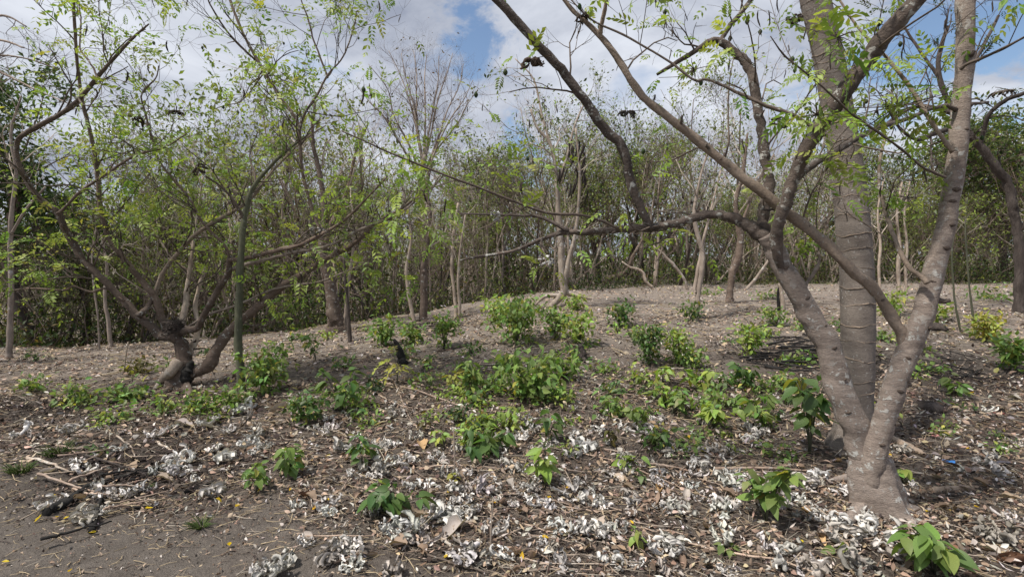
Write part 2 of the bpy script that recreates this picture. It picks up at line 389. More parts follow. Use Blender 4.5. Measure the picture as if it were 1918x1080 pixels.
# ------------------------------------------------------------------ ground
def blob(x, y, cx, cy, rx, ry): return np.exp(-(((x - cx) / rx) ** 2 + ((y - cy) / ry) ** 2))
g_burn1, g_burn2 = G(215, 880), G(1500, 668); g_burn3 = G(60, 770); g_burn4 = G(1790, 690)
def zones(x, y):
    x = np.asarray(x, float); y = np.asarray(y, float)
    wob = 0.25 * np.sin(2.1 * x + 1.3 * y) + 0.18 * np.sin(3.7 * y - 1.9 * x) + 0.22 * np.sin(7.3 * x + 2.0 * y) * np.sin(6.1 * y - 1.1 * x) + 0.12 * np.sin(13 * x + 9 * y)
    path = S((2.62 - 0.42 * x - y + wob * 0.55) / 0.85) * S((5.5 - y) / 1.0)
    burn = 1.0 * blob(x, y, g_burn1[0], g_burn1[1], 0.75, 0.5) + blob(x, y, g_burn2[0], g_burn2[1], 1.6, 0.55) + 0.8 * blob(x, y, g_burn3[0], g_burn3[1], 1.2, 0.5) + 0.7 * blob(x, y, g_burn4[0], g_burn4[1], 1.2, 0.6)
    tan = S((y - 5.2 + wob) / 3.0) * 0.95
    return np.clip(path, 0, 1), np.clip(burn, 0, 1), np.clip(tan, 0, 1)
def axis(lo, hi, step, far):
    c = np.arange(lo, hi, step); a = [hi]; s_ = step
    while a[-1] < far: s_ *= 1.25; a.append(a[-1] + s_)
    b = [lo]; s_ = step
    while b[-1] > -far: s_ *= 1.25; b.append(b[-1] - s_)
    return np.unique(np.r_[c, a, b])
xs, ys = axis(-9, 11, 0.07, 900), axis(1.0, 14, 0.07, 900)
X, Y = np.meshgrid(xs, ys); Z = H(X, Y); Z[Y < 0] = H(X[Y < 0], 0 * Y[Y < 0])
near = (X > -9.5) & (X < 11.5) & (Y > 0.8) & (Y < 15)
Z += np.where(near, rng.normal(0, 0.006, Z.shape), 0)
nx, ny = len(xs), len(ys); i = (np.arange(ny - 1)[:, None] * nx + np.arange(nx - 1)[None]).ravel()
gb = MB(); gb.add(np.c_[X.ravel(), Y.ravel(), Z.ravel()], np.stack([i, i + 1, i + nx + 1, i + nx], 1), np.stack([q.ravel() for q in zones(X, Y)], 1))
tag(obj('ground', gb.build('ground', M_SOIL)), kind='structure')

# ------------------------------------------------------------------ litter: uncountable flakes, straw and crumbs
def scatter_ground(n, dlo, dhi, margin=1.5):
    d = np.sqrt(rng.uniform(dlo ** 2, dhi ** 2, n)); u = rng.uniform(-margin, margin, n)
    return u * d, d
def litter():
    PAL = np.array([(0.165, 0.113, 0.082), (0.27, 0.195, 0.145), (0.40, 0.31, 0.235), (0.36, 0.325, 0.30), (0.05, 0.04, 0.036), (0.55, 0.505, 0.47), (0.09, 0.066, 0.055), (0.42, 0.33, 0.22)])
    T = [used(*leaf_t(1, w_, 3, f_, d_, wave=wv)) for w_, f_, d_, wv in ((0.45, 0.6, 0.3, 0), (0.3, -0.5, 0.25, 0.05), (0.55, 0.9, 0.1, 0.06), (0.25, 0.2, -0.3, 0), (0.7, -0.4, 0.35, 0.1))]
    mb = MB()
    for lo, hi, n, s0, s1 in ((1.7, 3.6, 24500, 0.018, 0.055), (3.6, 6, 27000, 0.025, 0.07), (6, 10, 19500, 0.03, 0.08), (10, 17, 11500, 0.035, 0.09)):
        x, y = scatter_ground(n, lo, hi)
        if lo < 3.6 and hi > 3:                                     # leaves drifted against the forked tree's foot
            gx, gy = G(1645, 950)[:2]; aa = rng.uniform(0, 6.28, 1100); ra = 0.16 + 0.32 * rng.random(1100) ** 1.5; x[:1100], y[:1100] = gx + ra * np.cos(aa), gy + ra * np.sin(aa)
        p, b, t = zones(x, y)
        drift = 0.5 + 0.5 * np.sin(1.9 * x + 2.3 * np.sin(0.8 * y)) * np.sin(2.3 * y + 1.7 * np.sin(1.1 * x))
        keep = rng.random(n) < (1 - 0.80 * p) * (0.62 + 0.38 * drift)
        x, y, p, b, t = (q[keep] for q in (x, y, p, b, t)); n_ = len(x)
        pr = np.tile(np.array([0.2, 0.2, 0.14, 0.14, 0.1, 0.05, 0.13, 0.04]), (n_, 1))
        pr[:, 4] += b * 1.2; pr[:, 2] += t * 0.6; pr[:, 7] += t * 0.15; pr[:, 5] += t * 0.08; pr[:, [0, 4, 6]] *= (1 - 0.45 * t)[:, None]
        cum = np.cumsum(pr / pr.sum(1, keepdims=True), 1); ci = (rng.random(n_)[:, None] > cum).sum(1).clip(0, 7)
        Cc = PAL[ci] * rng.uniform(0.75, 1.25, (n_, 1)) * (1 + rng.normal(0, 0.04, (n_, 3)))
        s_ = rng.uniform(s0, s1, n_) * (1 - 0.62 * p)
        a = rng.uniform(0, 6.28, n_); tilt = rng.normal(0, 0.38, n_)
        d = np.stack([np.cos(a) * np.cos(tilt), np.sin(a) * np.cos(tilt), np.sin(tilt)], 1)
        pos = np.stack([x, y, H(x, y) + rng.uniform(0.004, 0.028, n_) * (1 - 0.7 * p) + 0.3 * s_ * np.abs(np.sin(tilt))], 1)
        R = frames(d, rng.normal(0, 0.7, n_)); k = rng.integers(0, len(T), n_)
        for q in range(len(T)):
            m_ = k == q; stamp(mb, *T[q], pos[m_], R[m_], s_[m_], Cc[m_])
    n = 9000; x, y = scatter_ground(n, 1.7, 4.6); p = zones(x, y)[0]; kp = rng.random(n) < p; x, y = x[kp], y[kp]; n = len(x)   # crumbs on the bare path
    d = norm(rng.normal(0, 1, (n, 3)) * np.array([1, 1, 0.5])); pos = np.stack([x, y, H(x, y) + 0.003], 1)
    stamp(mb, *T[2], pos, frames(d, rng.normal(0, 0.8, n)), rng.uniform(0.008, 0.03, n), PAL[rng.choice([0, 1, 2, 3, 6, 1], n)] * rng.uniform(0.7, 1.2, (n, 1)))
    o = obj('leaf_litter', mb.build('leaf_litter', M_LITTER, smooth=False))
    tag(o, 'brown and grey litter of broken dead leaves covering the clearing', 'leaf litter', kind='stuff')
    mb = MB()
    for lo, hi, n, l0, l1, r in ((1.7, 3.6, 6000, 0.05, 0.26, 0.0015), (3.6, 6, 6500, 0.08, 0.4, 0.0024), (6, 11, 5000, 0.12, 0.5, 0.004)):
        x, y = scatter_ground(n, lo, hi); p, b, t = zones(x, y)
        keep = rng.random(n) < (1 - 0.45 * p); x, y, p, b = x[keep], y[keep], p[keep], b[keep]; n_ = len(x)
        a = rng.normal(0.1, 1.0, n_); L = rng.uniform(l0, l1, n_) ** 1.0 * (1 - 0.6 * p); a2 = a + rng.normal(0, 0.35, n_)
        x1, y1 = x + np.cos(a) * L / 2, y + np.sin(a) * L / 2; x2, y2 = x1 + np.cos(a2) * L / 2, y1 + np.sin(a2) * L / 2
        z0, z1, z2 = (rng.uniform(0.004, 0.03, n_) for _ in range(3))
        k = 1 - 0.75 * p
        pts = np.stack([np.stack([x, y, H(x, y) + z0 * k], 1), np.stack([x1, y1, H(x1, y1) + z1 * k], 1), np.stack([x2, y2, H(x2, y2) + z2 * k], 1)], 1)
        rr = r * rng.uniform(0.5, 1.8, n_)[:, None] * np.array([[1, 0.85, 0.5]])
        V, Fs = tubes(pts, rr, 3, False)
        pal = np.array([(0.17, 0.125, 0.10), (0.25, 0.205, 0.165), (0.34, 0.30, 0.25), (0.07, 0.055, 0.05), (0.40, 0.32, 0.21)])
        ci = rng.integers(0, 5, n_); ci = np.where(rng.random(n_) < b, 3, ci); ci = np.where(rng.random(n_) < p * 0.6, 4, ci)
        mb.add(V, Fs, np.repeat(pal[ci] * rng.uniform(0.7, 1.2, (n_, 1)), 9, axis=0))
    o = obj('twig_litter', mb.build('twig_litter', M_LITTER))
    tag(o, 'thin straw and broken twigs strewn over the soil', 'twig litter', kind='stuff')
litter()

# ------------------------------------------------------------------ shared prototypes for leaves, pods, fruit
PIN = [pinnate(n_, 1.0, b_, 40 + i_, d_).build('leaf', M_LEAFO) for i_, (n_, b_, d_) in enumerate(((4, 0.1, 0.25), (5, -0.15, 0.4), (5, 0.2, 0.55), (6, 0.0, 0.35), (3, -0.1, 0.2), (6, -0.25, 0.6)))]
PIN_T = [pinnate(n_, 1.0, b_, 60 + i_, d_) for i_, (n_, b_, d_) in enumerate(((4, 0.1, 0.3), (5, -0.2, 0.45), (3, 0.1, 0.6)))]
PIN_T = [(p_.V[0], p_.F, p_.C[0]) for p_ in PIN_T]
def pod_mesh(seed):
    r = np.random.default_rng(seed); t = np.linspace(0, 1, 6)
    pt = np.stack([0.12 * np.sin(t * 3 + r.uniform(0, 3)) - 0.12 * math.sin(0), 0.10 * np.sin(t * 4 + r.uniform(0, 3)), -t], 1); pt -= pt[0]
    b = MB(); V, Fs = tubes(pt[None], (np.array([0.02, 0.07, 0.06, 0.075, 0.06, 0.02]) * r.uniform(0.8, 1.2))[None], 5); V[:, 1] *= 0.7; b.add(V, Fs)
    return b.build('pod', M_POD)
PODS = [pod_mesh(i_) for i_ in range(4)]
def fruit_mesh():
    t = np.linspace(0, 1, 6); pt = np.stack([0 * t, 0 * t, -t], 1); b = MB()
    V, Fs = tubes(pt[None], (0.36 * np.sin(math.pi * np.clip(t, 0.05, 0.96)) ** 0.7)[None], 7); b.add(V, Fs)
    return b.build('fruit', M_POD)
FRUIT = fruit_mesh()
LIME = [(0.22, 0.32, 0.06), (0.27, 0.36, 0.08), (0.16, 0.25, 0.05), (0.30, 0.36, 0.09)]
def jitg(c, a=0.15): return np.clip(np.asarray(c) * rng.uniform(1 - a, 1 + a) * (1 + rng.normal(0, 0.015, 3)), 0.004, 1)
def jit(c, a=0.15): return np.clip(np.asarray(c) * rng.uniform(1 - a, 1 + a) * (1 + rng.normal(0, a * 0.3, 3)), 0.004, 1)

def leafy(root, base, ends, dirs, n_parts, size, pal, extra=True, name='leaf'):
    """pinnate leaves at twig ends: the first n_parts as parts, the rest joined as one part"""
    order = rng.permutation(len(ends))
    for q in order[:n_parts]:
        d = norm(dirs[q] * 0.6 + np.array([0, 0, -0.15]) + rng.normal(0, 0.45, 3)); R = frames(d[None], rng.normal(0, 0.5, 1))[0]
        obj(name, PIN[rng.integers(len(PIN))], root, ends[q] - base, q_of(R), size * rng.uniform(0.6, 1.25), jit(pal[rng.integers(len(pal))], 0.22))
    rest = order[n_parts:]
    if len(rest) and extra:
        mb = MB()
        for k in range(3):
            m_ = rest[k::3]
            if not len(m_): continue
            d = norm(dirs[m_] * 0.6 + np.array([0, 0, -0.15]) + rng.normal(0, 0.45, (len(m_), 3)))
            C = np.array([jit(pal[rng.integers(len(pal))], 0.22) for _ in m_])
            stamp(mb, PIN_T[k][0], PIN_T[k][1], ends[m_], frames(d, rng.normal(0, 0.5, len(m_))), size * rng.uniform(0.6, 1.2, len(m_)), C)
        o = obj('foliage', mb.build('foliage', M_LEAFA, base), root); o['kind'] = 'stuff'

def limbs_tree(root, base, limbs, slim=1.0):
    """limbs: (name, material, d0, d1, pixel list, twig density, wig) -> meshes as parts; returns the paths for twigs"""
    res = []; limbs_tree.made = []
    for nm, m_, d0, d1, pix, dens, wg in limbs:
        p, r = limb_path(pix, d0, d1, 6, wg); r = r * slim
        big = max(q[2] for q in pix)
        me = limb_mesh(nm, p, r, m_, base, 18 if big > 35 else 12 if big > 12 else 7, 0.075 if big > 34 else 0.11 if big > 12 else 0.15)
        limbs_tree.made.append(obj(nm, me, root)); res.append((p, r, dens))
    return res
def resample(p, r, K=16):
    L = np.r_[0, np.cumsum(np.linalg.norm(np.diff(p, axis=0), axis=1))]; u = np.linspace(0, L[-1], K)
    return np.stack([np.interp(u, L, p[:, q]) for q in range(3)], 1), np.interp(u, L, r), L[-1]
def twigs_of(res, base, root, m_, len1, len2, n2, up=0.12, rmax=0.012, len3=0, n3=0, ang=0.9, tmin=0.2):
    ps, rs, ns = [], [], []
    for p, r, dens in res:
        if dens <= 0: continue
        a, b, L = resample(p, r); ps.append(a); rs.append(b); ns.append(max(1, int(L * dens)))
    ps, rs, ns = np.array(ps), np.array(rs), np.array(ns)
    a1, r1 = grow(ps, rs, ns, len1, ang, 6, up, 0.22, tmin, 1.0, 0.5, 0.0022, rmax=rmax)
    a2, r2 = grow(a1, r1, n2, len2, 0.8, 5, up, 0.25, 0.2, 1.0, 0.65, 0.0014)
    lv = [(a1, r1), (a2, r2)]
    if n3: lv.append(grow(a2, r2, n3, len3, 0.8, 4, up, 0.25, 0.2, 1.0, 0.7, 0.0012))
    mb = MB()
    for q, (a, r) in enumerate(lv): mb.add(*tubes(a, r, 5 if q == 0 else 3))
    o = obj('twigs', mb.build('twigs', m_, base, col=False), root); o['kind'] = 'stuff'
    return lv
def ends_of(lv, frac=1.0):
    a = lv[0]; m_ = rng.random(len(a)) < frac
    return a[m_, -1], norm(a[m_, -1] - a[m_, -2])

# ------------------------------------------------------------------ three-stemmed tree at the right
b3 = G(1640, 955); D3 = float((b3 - CAM) @ FWD)
t3 = thing('spreading_tree', 'large pinkish-brown tree forking low into leaning stems, white lichen spots, right foreground', 'tree', b3)
pA, rA = limb_path([(1652, 978, 172), (1645, 948, 122), (1637, 905, 100), (1630, 870, 88), (1626, 850, 70), (1624, 835, 40)], D3, D3, 5)
obj('trunk_base', limb_mesh('trunk_base', pA, rA, M_MAIN, b3, 28, 0.05, lambda t, th: 1 + 0.24 * (1 - t) ** 1.3 * np.sin(4 * th + 1) + 0.14 * (1 - t) ** 1.5 * np.sin(7 * th + 4 * t)), t3)
L3 = [
 ('stem', M_MAIN, D3, D3 + .05, [(1630, 905, 30), (1621, 868, 56), (1612, 832, 64), (1596, 784, 60), (1572, 723, 59), (1546, 641, 53), (1520, 595, 50), (1498, 557, 46), (1463, 492, 45), (1448, 460, 44), (1436, 440, 40)], 0, 0),
 ('stem', M_MAIN, D3 - .05, D3 - .45, [(1634, 925, 30), (1633, 890, 52), (1638, 852, 58), (1649, 804, 54), (1670, 743, 53), (1691, 682, 53), (1718, 621, 50), (1736, 560, 50), (1755, 490, 46), (1771, 426, 43), (1784, 350, 43), (1794, 267, 43), (1803, 183, 42), (1807, 100, 42), (1809, 0, 44), (1812, -60, 44), (1818, -200, 42), (1830, -380, 36)], 0.6, 0),
 ('limb', M_MOSSY, D3 + .05, D3 + .55, [(1462, 488, 26), (1446, 458, 36), (1420, 437, 30), (1394, 417, 25), (1362, 405, 21), (1336, 400, 18), (1297, 409, 18), (1258, 419, 17), (1219, 426, 17), (1150, 430, 14), (1090, 435, 12), (1055, 435, 11), (1010, 450, 8), (960, 470, 7), (900, 480, 6), (860, 487, 3)], 1.3, 0.10),
 ('branch', M_MOSSY, D3 + .35, D3 + .6, [(1065, 432, 9), (1015, 407, 7), (975, 404, 5), (940, 402, 5), (855, 400, 3)], 2.5, 0.1),
 ('branch', M_TWIG, D3 + .25, D3 - .2, [(1160, 428, 6), (1100, 405, 6), (1020, 397, 6), (920, 360, 5), (840, 330, 5), (740, 290, 4), (640, 245, 3)], 2.0, 0.1),
 ('limb', M_MOSSY, D3 + .2, D3 - .25, [(1222, 430, 8), (1211, 412, 16), (1182, 345, 20), (1165, 275, 21), (1135, 245, 21), (1100, 195, 20), (1050, 130, 20), (1000, 75, 18), (940, 10, 19), (870, -70, 17), (790, -180, 12)], 1.2, 0.06),
 ('limb', M_MOSSY, D3 + .02, D3 - .75, [(1468, 512, 10), (1458, 482, 22), (1454, 448, 27), (1458, 418, 26), (1472, 379, 27), (1485, 340, 28), (1507, 285, 30), (1533, 240, 33), (1575, 181, 35), (1617, 123, 36), (1656, 68, 35), (1700, 19, 34), (1760, -50, 32), (1850, -150, 28)], 0.6, 0.05),
 ('limb', M_MOSSY, D3 + .1, D3 + .5, [(1444, 462, 12), (1432, 432, 22), (1430, 400, 25), (1440, 362, 24), (1438, 320, 23), (1430, 275, 23), (1420, 207, 21), (1407, 136, 22), (1387, 107, 21), (1358, 84, 19), (1336, 76, 14), (1300, 97, 11), (1230, 140, 6)], 1.6, 0.10),
 ('branch', M_MOSSY, D3 + .45, D3 + .3, [(1352, 82, 11), (1358, 62, 10), (1381, 32, 10), (1407, 0, 9), (1440, -60, 7)], 2, 0.1),
 ('branch', M_MOSSY, D3 - .1, D3 + .9, [(1490, 335, 16), (1501, 327, 14), (1527, 305, 14), (1559, 288, 13), (1611, 256, 12), (1637, 243, 11), (1700, 222, 9), (1760, 200, 8), (1850, 192, 6)], 1.6, 0.08),
 ('branch', M_MAIN, D3 + .03, D3 + .1, [(1503, 545, 12), (1511, 531, 9), (1524, 511, 8), (1534, 489, 7), (1532, 455, 4), (1526, 420, 3)], 2, 0.05),
 ('limb', M_LIMB, D3 - .12, D3 + .15, [(1697, 655, 28), (1689, 625, 27), (1665, 584, 25), (1626, 530, 24), (1600, 511, 24), (1582, 492, 24), (1540, 450, 24), (1491, 411, 24), (1446, 375, 23), (1401, 340, 22), (1365, 311, 21), (1300, 258, 20), (1256, 223, 18), (1217, 194, 17), (1185, 155, 16), (1159, 113, 15), (1127, 71, 13), (1094, 39, 10), (1065, 10, 9), (1020, -50, 7)], 0.9, 0.03),
 ('branch', M_LIMB, D3 + .1, D3 - .1, [(1126, 70, 10), (1124, 60, 10), (1130, 32, 9), (1136, 0, 8), (1145, -60, 7)], 2, 0.04),
 ('branch', M_LIMB, D3 - .25, D3 + .2, [(1737, 530, 13), (1727, 519, 11), (1704, 501, 11), (1685, 470, 11), (1670, 431, 10), (1658, 394, 9), (1647, 350, 8), (1649, 294, 7), (1658, 261, 5)], 1.2, 0.05),
 ('branch', M_LIMB, D3 - .35, D3 - .1, [(1785, 285, 13), (1769, 264, 11), (1739, 219, 11), (1719, 186, 10), (1697, 153, 10), (1672, 122, 9), (1653, 100, 8), (1605, 49, 6), (1560, -20, 5)], 1.6, 0.04),
 ('branch', M_TWIG, D3 - .35, D3 - .6, [(1772, 332, 7), (1761, 328, 6), (1725, 311, 6), (1689, 280, 6), (1644, 247, 6), (1600, 217, 6), (1543, 165, 5), (1501, 130, 5), (1469, 104, 4), (1443, 68, 3)], 2.2, 0.06),
 ('branch', M_TWIG, D3 - .3, D3 + .1, [(1532, 242, 10), (1520, 237, 9), (1481, 214, 9), (1436, 198, 9), (1397, 181, 8), (1358, 162, 7), (1323, 149, 6), (1300, 150, 6), (1250, 113, 5), (1166, 65, 5), (1107, 36, 4), (1060, -10, 3)], 1.8, 0.06),
 ('branch', M_TWIG, D3 - .4, D3 - .9, [(1800, 130, 8), (1812, 120, 7), (1860, 100, 6), (1918, 70, 5), (1990, 30, 4)], 2, 0.06),
]
res3 = limbs_tree(t3, b3, L3, 0.9); made3 = limbs_tree.made
for pts, r0 in (([(1625, 945), (1585, 985), (1545, 1000), (1500, 1006)], 0.042), ([(1660, 940), (1695, 975), (1720, 1000), (1735, 1010)], 0.055), ([(1600, 900), (1560, 905), (1500, 915)], 0.035), ([(1665, 905), (1690, 920), (1712, 925)], 0.04)):
    g = np.array([G(*q) for q in pts]); g[:, 2] += np.linspace(0.03, -0.012, len(g)); c = catmull(g, 5)
    obj('root', limb_mesh('root', c, np.linspace(r0, 0.012, len(c)), M_MAIN, b3, 10, 0.12), t3)
# knots on the stems
def knot_mesh():
    b = MB(); t = np.linspace(0, 1, 5); V, Fs = tubes(np.stack([0 * t, t - 0.5, 0 * t], 1)[None], (0.5 * np.sin(math.pi * np.clip(t, 0.08, 0.92)) * 0.7)[None], 8); V[:, 2] *= 0.6; b.add(V, Fs)
    return b.build('knot', M_KNOT, col=False)
KNOT = knot_mesh()
def knots(res_i, root, base, ts, size):
    p, r, L = resample(*res_i, 60)
    for t in ts:
        i = int(t * 58); tn = norm(p[i + 1] - p[i]); side = norm(np.array([rng.uniform(-0.75, 0.75), -1, 0.1])); side = norm(side - tn * (side @ tn))
        x = norm(np.cross(tn, side)); R = np.stack([tn, x, side], 1)
        obj('knot', KNOT, root, p[i] + side * r[i] * 0.97 - base, q_of(R), size * rng.uniform(0.6, 1.3))
def stubs(res_i, root, base, n, ln, mat_):
    for _ in range(n):
        p, r, _ = res_i[rng.integers(len(res_i))]; p, r, _L = resample(p, r, 30); i = rng.integers(3, 22); tn = norm(p[i + 1] - p[i]); sd_ = norm(np.cross(tn, rng.normal(size=3))); d = norm(sd_ + tn * rng.uniform(0.2, 0.9))
        l_ = ln * rng.uniform(0.5, 1.4) + r[i]; q = p[i] + d * np.linspace(0, 1, 5)[:, None] * l_ + rng.normal(0, 0.003, (5, 3)); obj('broken_stub', limb_mesh('broken_stub', q, max(0.004, r[i] * rng.uniform(0.25, 0.45)) * np.linspace(1.2, 0.55, 5), mat_, base, 7, 0.15), root)
stubs([res3[q] for q in (0, 1, 2, 5, 6, 7, 11)], t3, b3, 22, 0.05, M_MOSSY)
knots(res3[1][:2], made3[1], b3, np.linspace(0.1, 0.62, 15) + rng.normal(0, 0.01, 15), 0.036)
knots(res3[0][:2], made3[0], b3, [0.12, 0.3, 0.42, 0.55, 0.63, 0.75, 0.88], 0.035)
knots(res3[11][:2], made3[11], b3, [0.12, 0.3, 0.5], 0.02)
lv3 = twigs_of([(p_, r_, dn * 1.6) for p_, r_, dn in res3[2:]], b3, t3, M_TWIG, 0.55, 0.28, 4, 0.12, 0.007, 0.14, 3)
e3, d3 = ends_of(lv3[1], 0.7); e3b, d3b = ends_of(lv3[2], 0.26)
leafy(t3, b3, np.vstack([e3, e3b]), np.vstack([d3, d3b]), 290, 0.13, LIME)
# the bright leaf sprays in front of the pillar trunk
for cx_, cy_, dd, n_, sp_, lab in ((1680, 200, D3 - .3, 34, 60, 0), (1530, 215, D3 - .5, 22, 45, 0), (1570, 70, D3 - .3, 16, 35, 0), (1300, 130, D3 + .1, 10, 40, 0), (1700, 370, D3 + .1, 12, 30, 0), (1510, 440, D3 + .1, 9, 25, 0)):
    mb = MB(); c0 = P(cx_, cy_, dd); tp = []
    for _ in range(n_):
        p = P(cx_ + rng.normal(0, sp_), cy_ + rng.normal(0, sp_ * 0.6), dd + rng.normal(0, 0.1)); d = norm(np.array([rng.normal(), rng.normal(), rng.normal(-0.3, 0.5)]))
        obj('leaf', PIN[rng.integers(len(PIN))], t3, p - b3, q_of(frames(d[None], rng.normal(0, 0.5, 1))[0]), 0.12 * rng.uniform(0.75, 1.35), jit(LIME[rng.integers(4)] , 0.2))
        mid = (p + c0) / 2 + rng.normal(0, 0.02, 3); tp.append(np.array([c0, (c0 + mid) / 2, mid, p]))
    V, Fs = tubes(np.array(tp), np.tile([0.0035, 0.003, 0.002, 0.0015], (n_, 1)), 4); mb.add(V, Fs)
    obj('spray_twigs', mb.build('spray_twigs', M_TWIG, b3, col=False), t3)
for q in range(46):
    a = lv3[2][0] if q % 2 else lv3[1][0]; p = a[rng.integers(len(a)), -1]
    if px_of(p)[1] > 330: continue
    obj('fruit', FRUIT, t3, p - b3, None, (0.035 * rng.uniform(0.8, 1.3),) * 3, jit((0.035, 0.055, 0.02), 0.3))
for q in range(150):
    a = lv3[1][0]; p = a[rng.integers(len(a)), rng.integers(2, 5)]
    obj('pod', PODS[q % 4], t3, p - b3, Quaternion((0, 0, 1), rng.uniform(0, 6)), 0.075 * rng.uniform(0.6, 1.3), jitg((0.052, 0.040, 0.032), 0.35))

# ------------------------------------------------------------------ pillar trunk with ring scars behind it
b4 = G(1592, 838); D4 = float((b4 - CAM) @ FWD)
t4 = thing('pillar_tree', 'straight grey pillar-like trunk with ring scars behind the forked tree', 'tree', b4)
pB, rB = limb_path([(1592, 848, 118), (1594, 825, 92), (1600, 790, 76), (1604, 723, 69), (1607, 640, 68), (1607, 601, 68), (1606, 540, 68), (1600, 450, 68), (1590, 350, 67), (1576, 250, 64), (1550, 100, 61), (1527, 0, 60), (1505, -120, 57), (1480, -280, 52), (1460, -450, 46), (1430, -620, 38)], D4, D4 - .15, 8)
trunk4 = obj('trunk', limb_mesh('trunk', pB, rB, M_RING, b4, 24, 0.015), t4)
pp, rr_, LL = resample(pB, rB, 400)
z_ = 0.55
def ring(i, tilt):
    tn = norm(pp[min(i + 1, 399)] - pp[i - 1]); x = norm(np.cross(tn, [0, 1, 0])); y = np.cross(tn, x); th = np.linspace(0, 2 * math.pi, 25)
    w1, w2 = rng.uniform(0, 6, 2); zt = tilt * np.cos(th + w1) + 0.007 * np.sin(3 * th + w2) + 0.004 * np.sin(7 * th + w1)
    rad = rr_[i] * 1.004
    ptz = pp[i] + rad * (np.cos(th)[:, None] * x + np.sin(th)[:, None] * y) + zt[:, None] * tn
    b = MB(); V, Fs = tubes(ptz[None], (0.0030 * (1 + 0.6 * np.sin(3 * th + w1) * np.sin(2 * th + w2)))[None], 5, False); b.add(V, Fs); return b.build('ring_scar', M_LIMB, b4, col=False)
acc = 0.5
while acc < LL * 0.8:
    obj('ring_scar', ring(max(2, int(acc / LL * 399)), rng.uniform(0.005, 0.03)), trunk4); acc += rng.uniform(0.10, 0.17)
# crown of the pillar tree, above the frame
crown = [('limb', M_RING, D4 - .15, D4 - .15 + dz, [(1450, -500, 34), (1450 + dx * 0.5, -640, 26), (1450 + dx, -800 - abs(dz) * 40, 14)], 2.0, 0.05) for dx, dz in ((-420, 0.8), (300, -0.6), (-100, 1.6), (480, 1.2), (-300, -0.7))]
rc = limbs_tree(t4, b4, crown); lvc = twigs_of(rc, b4, t4, M_TWIG, 0.6, 0.3, 3)
ec, dc = ends_of(lvc[1], 0.8); leafy(t4, b4, ec, dc, 0, 0.2, LIME)

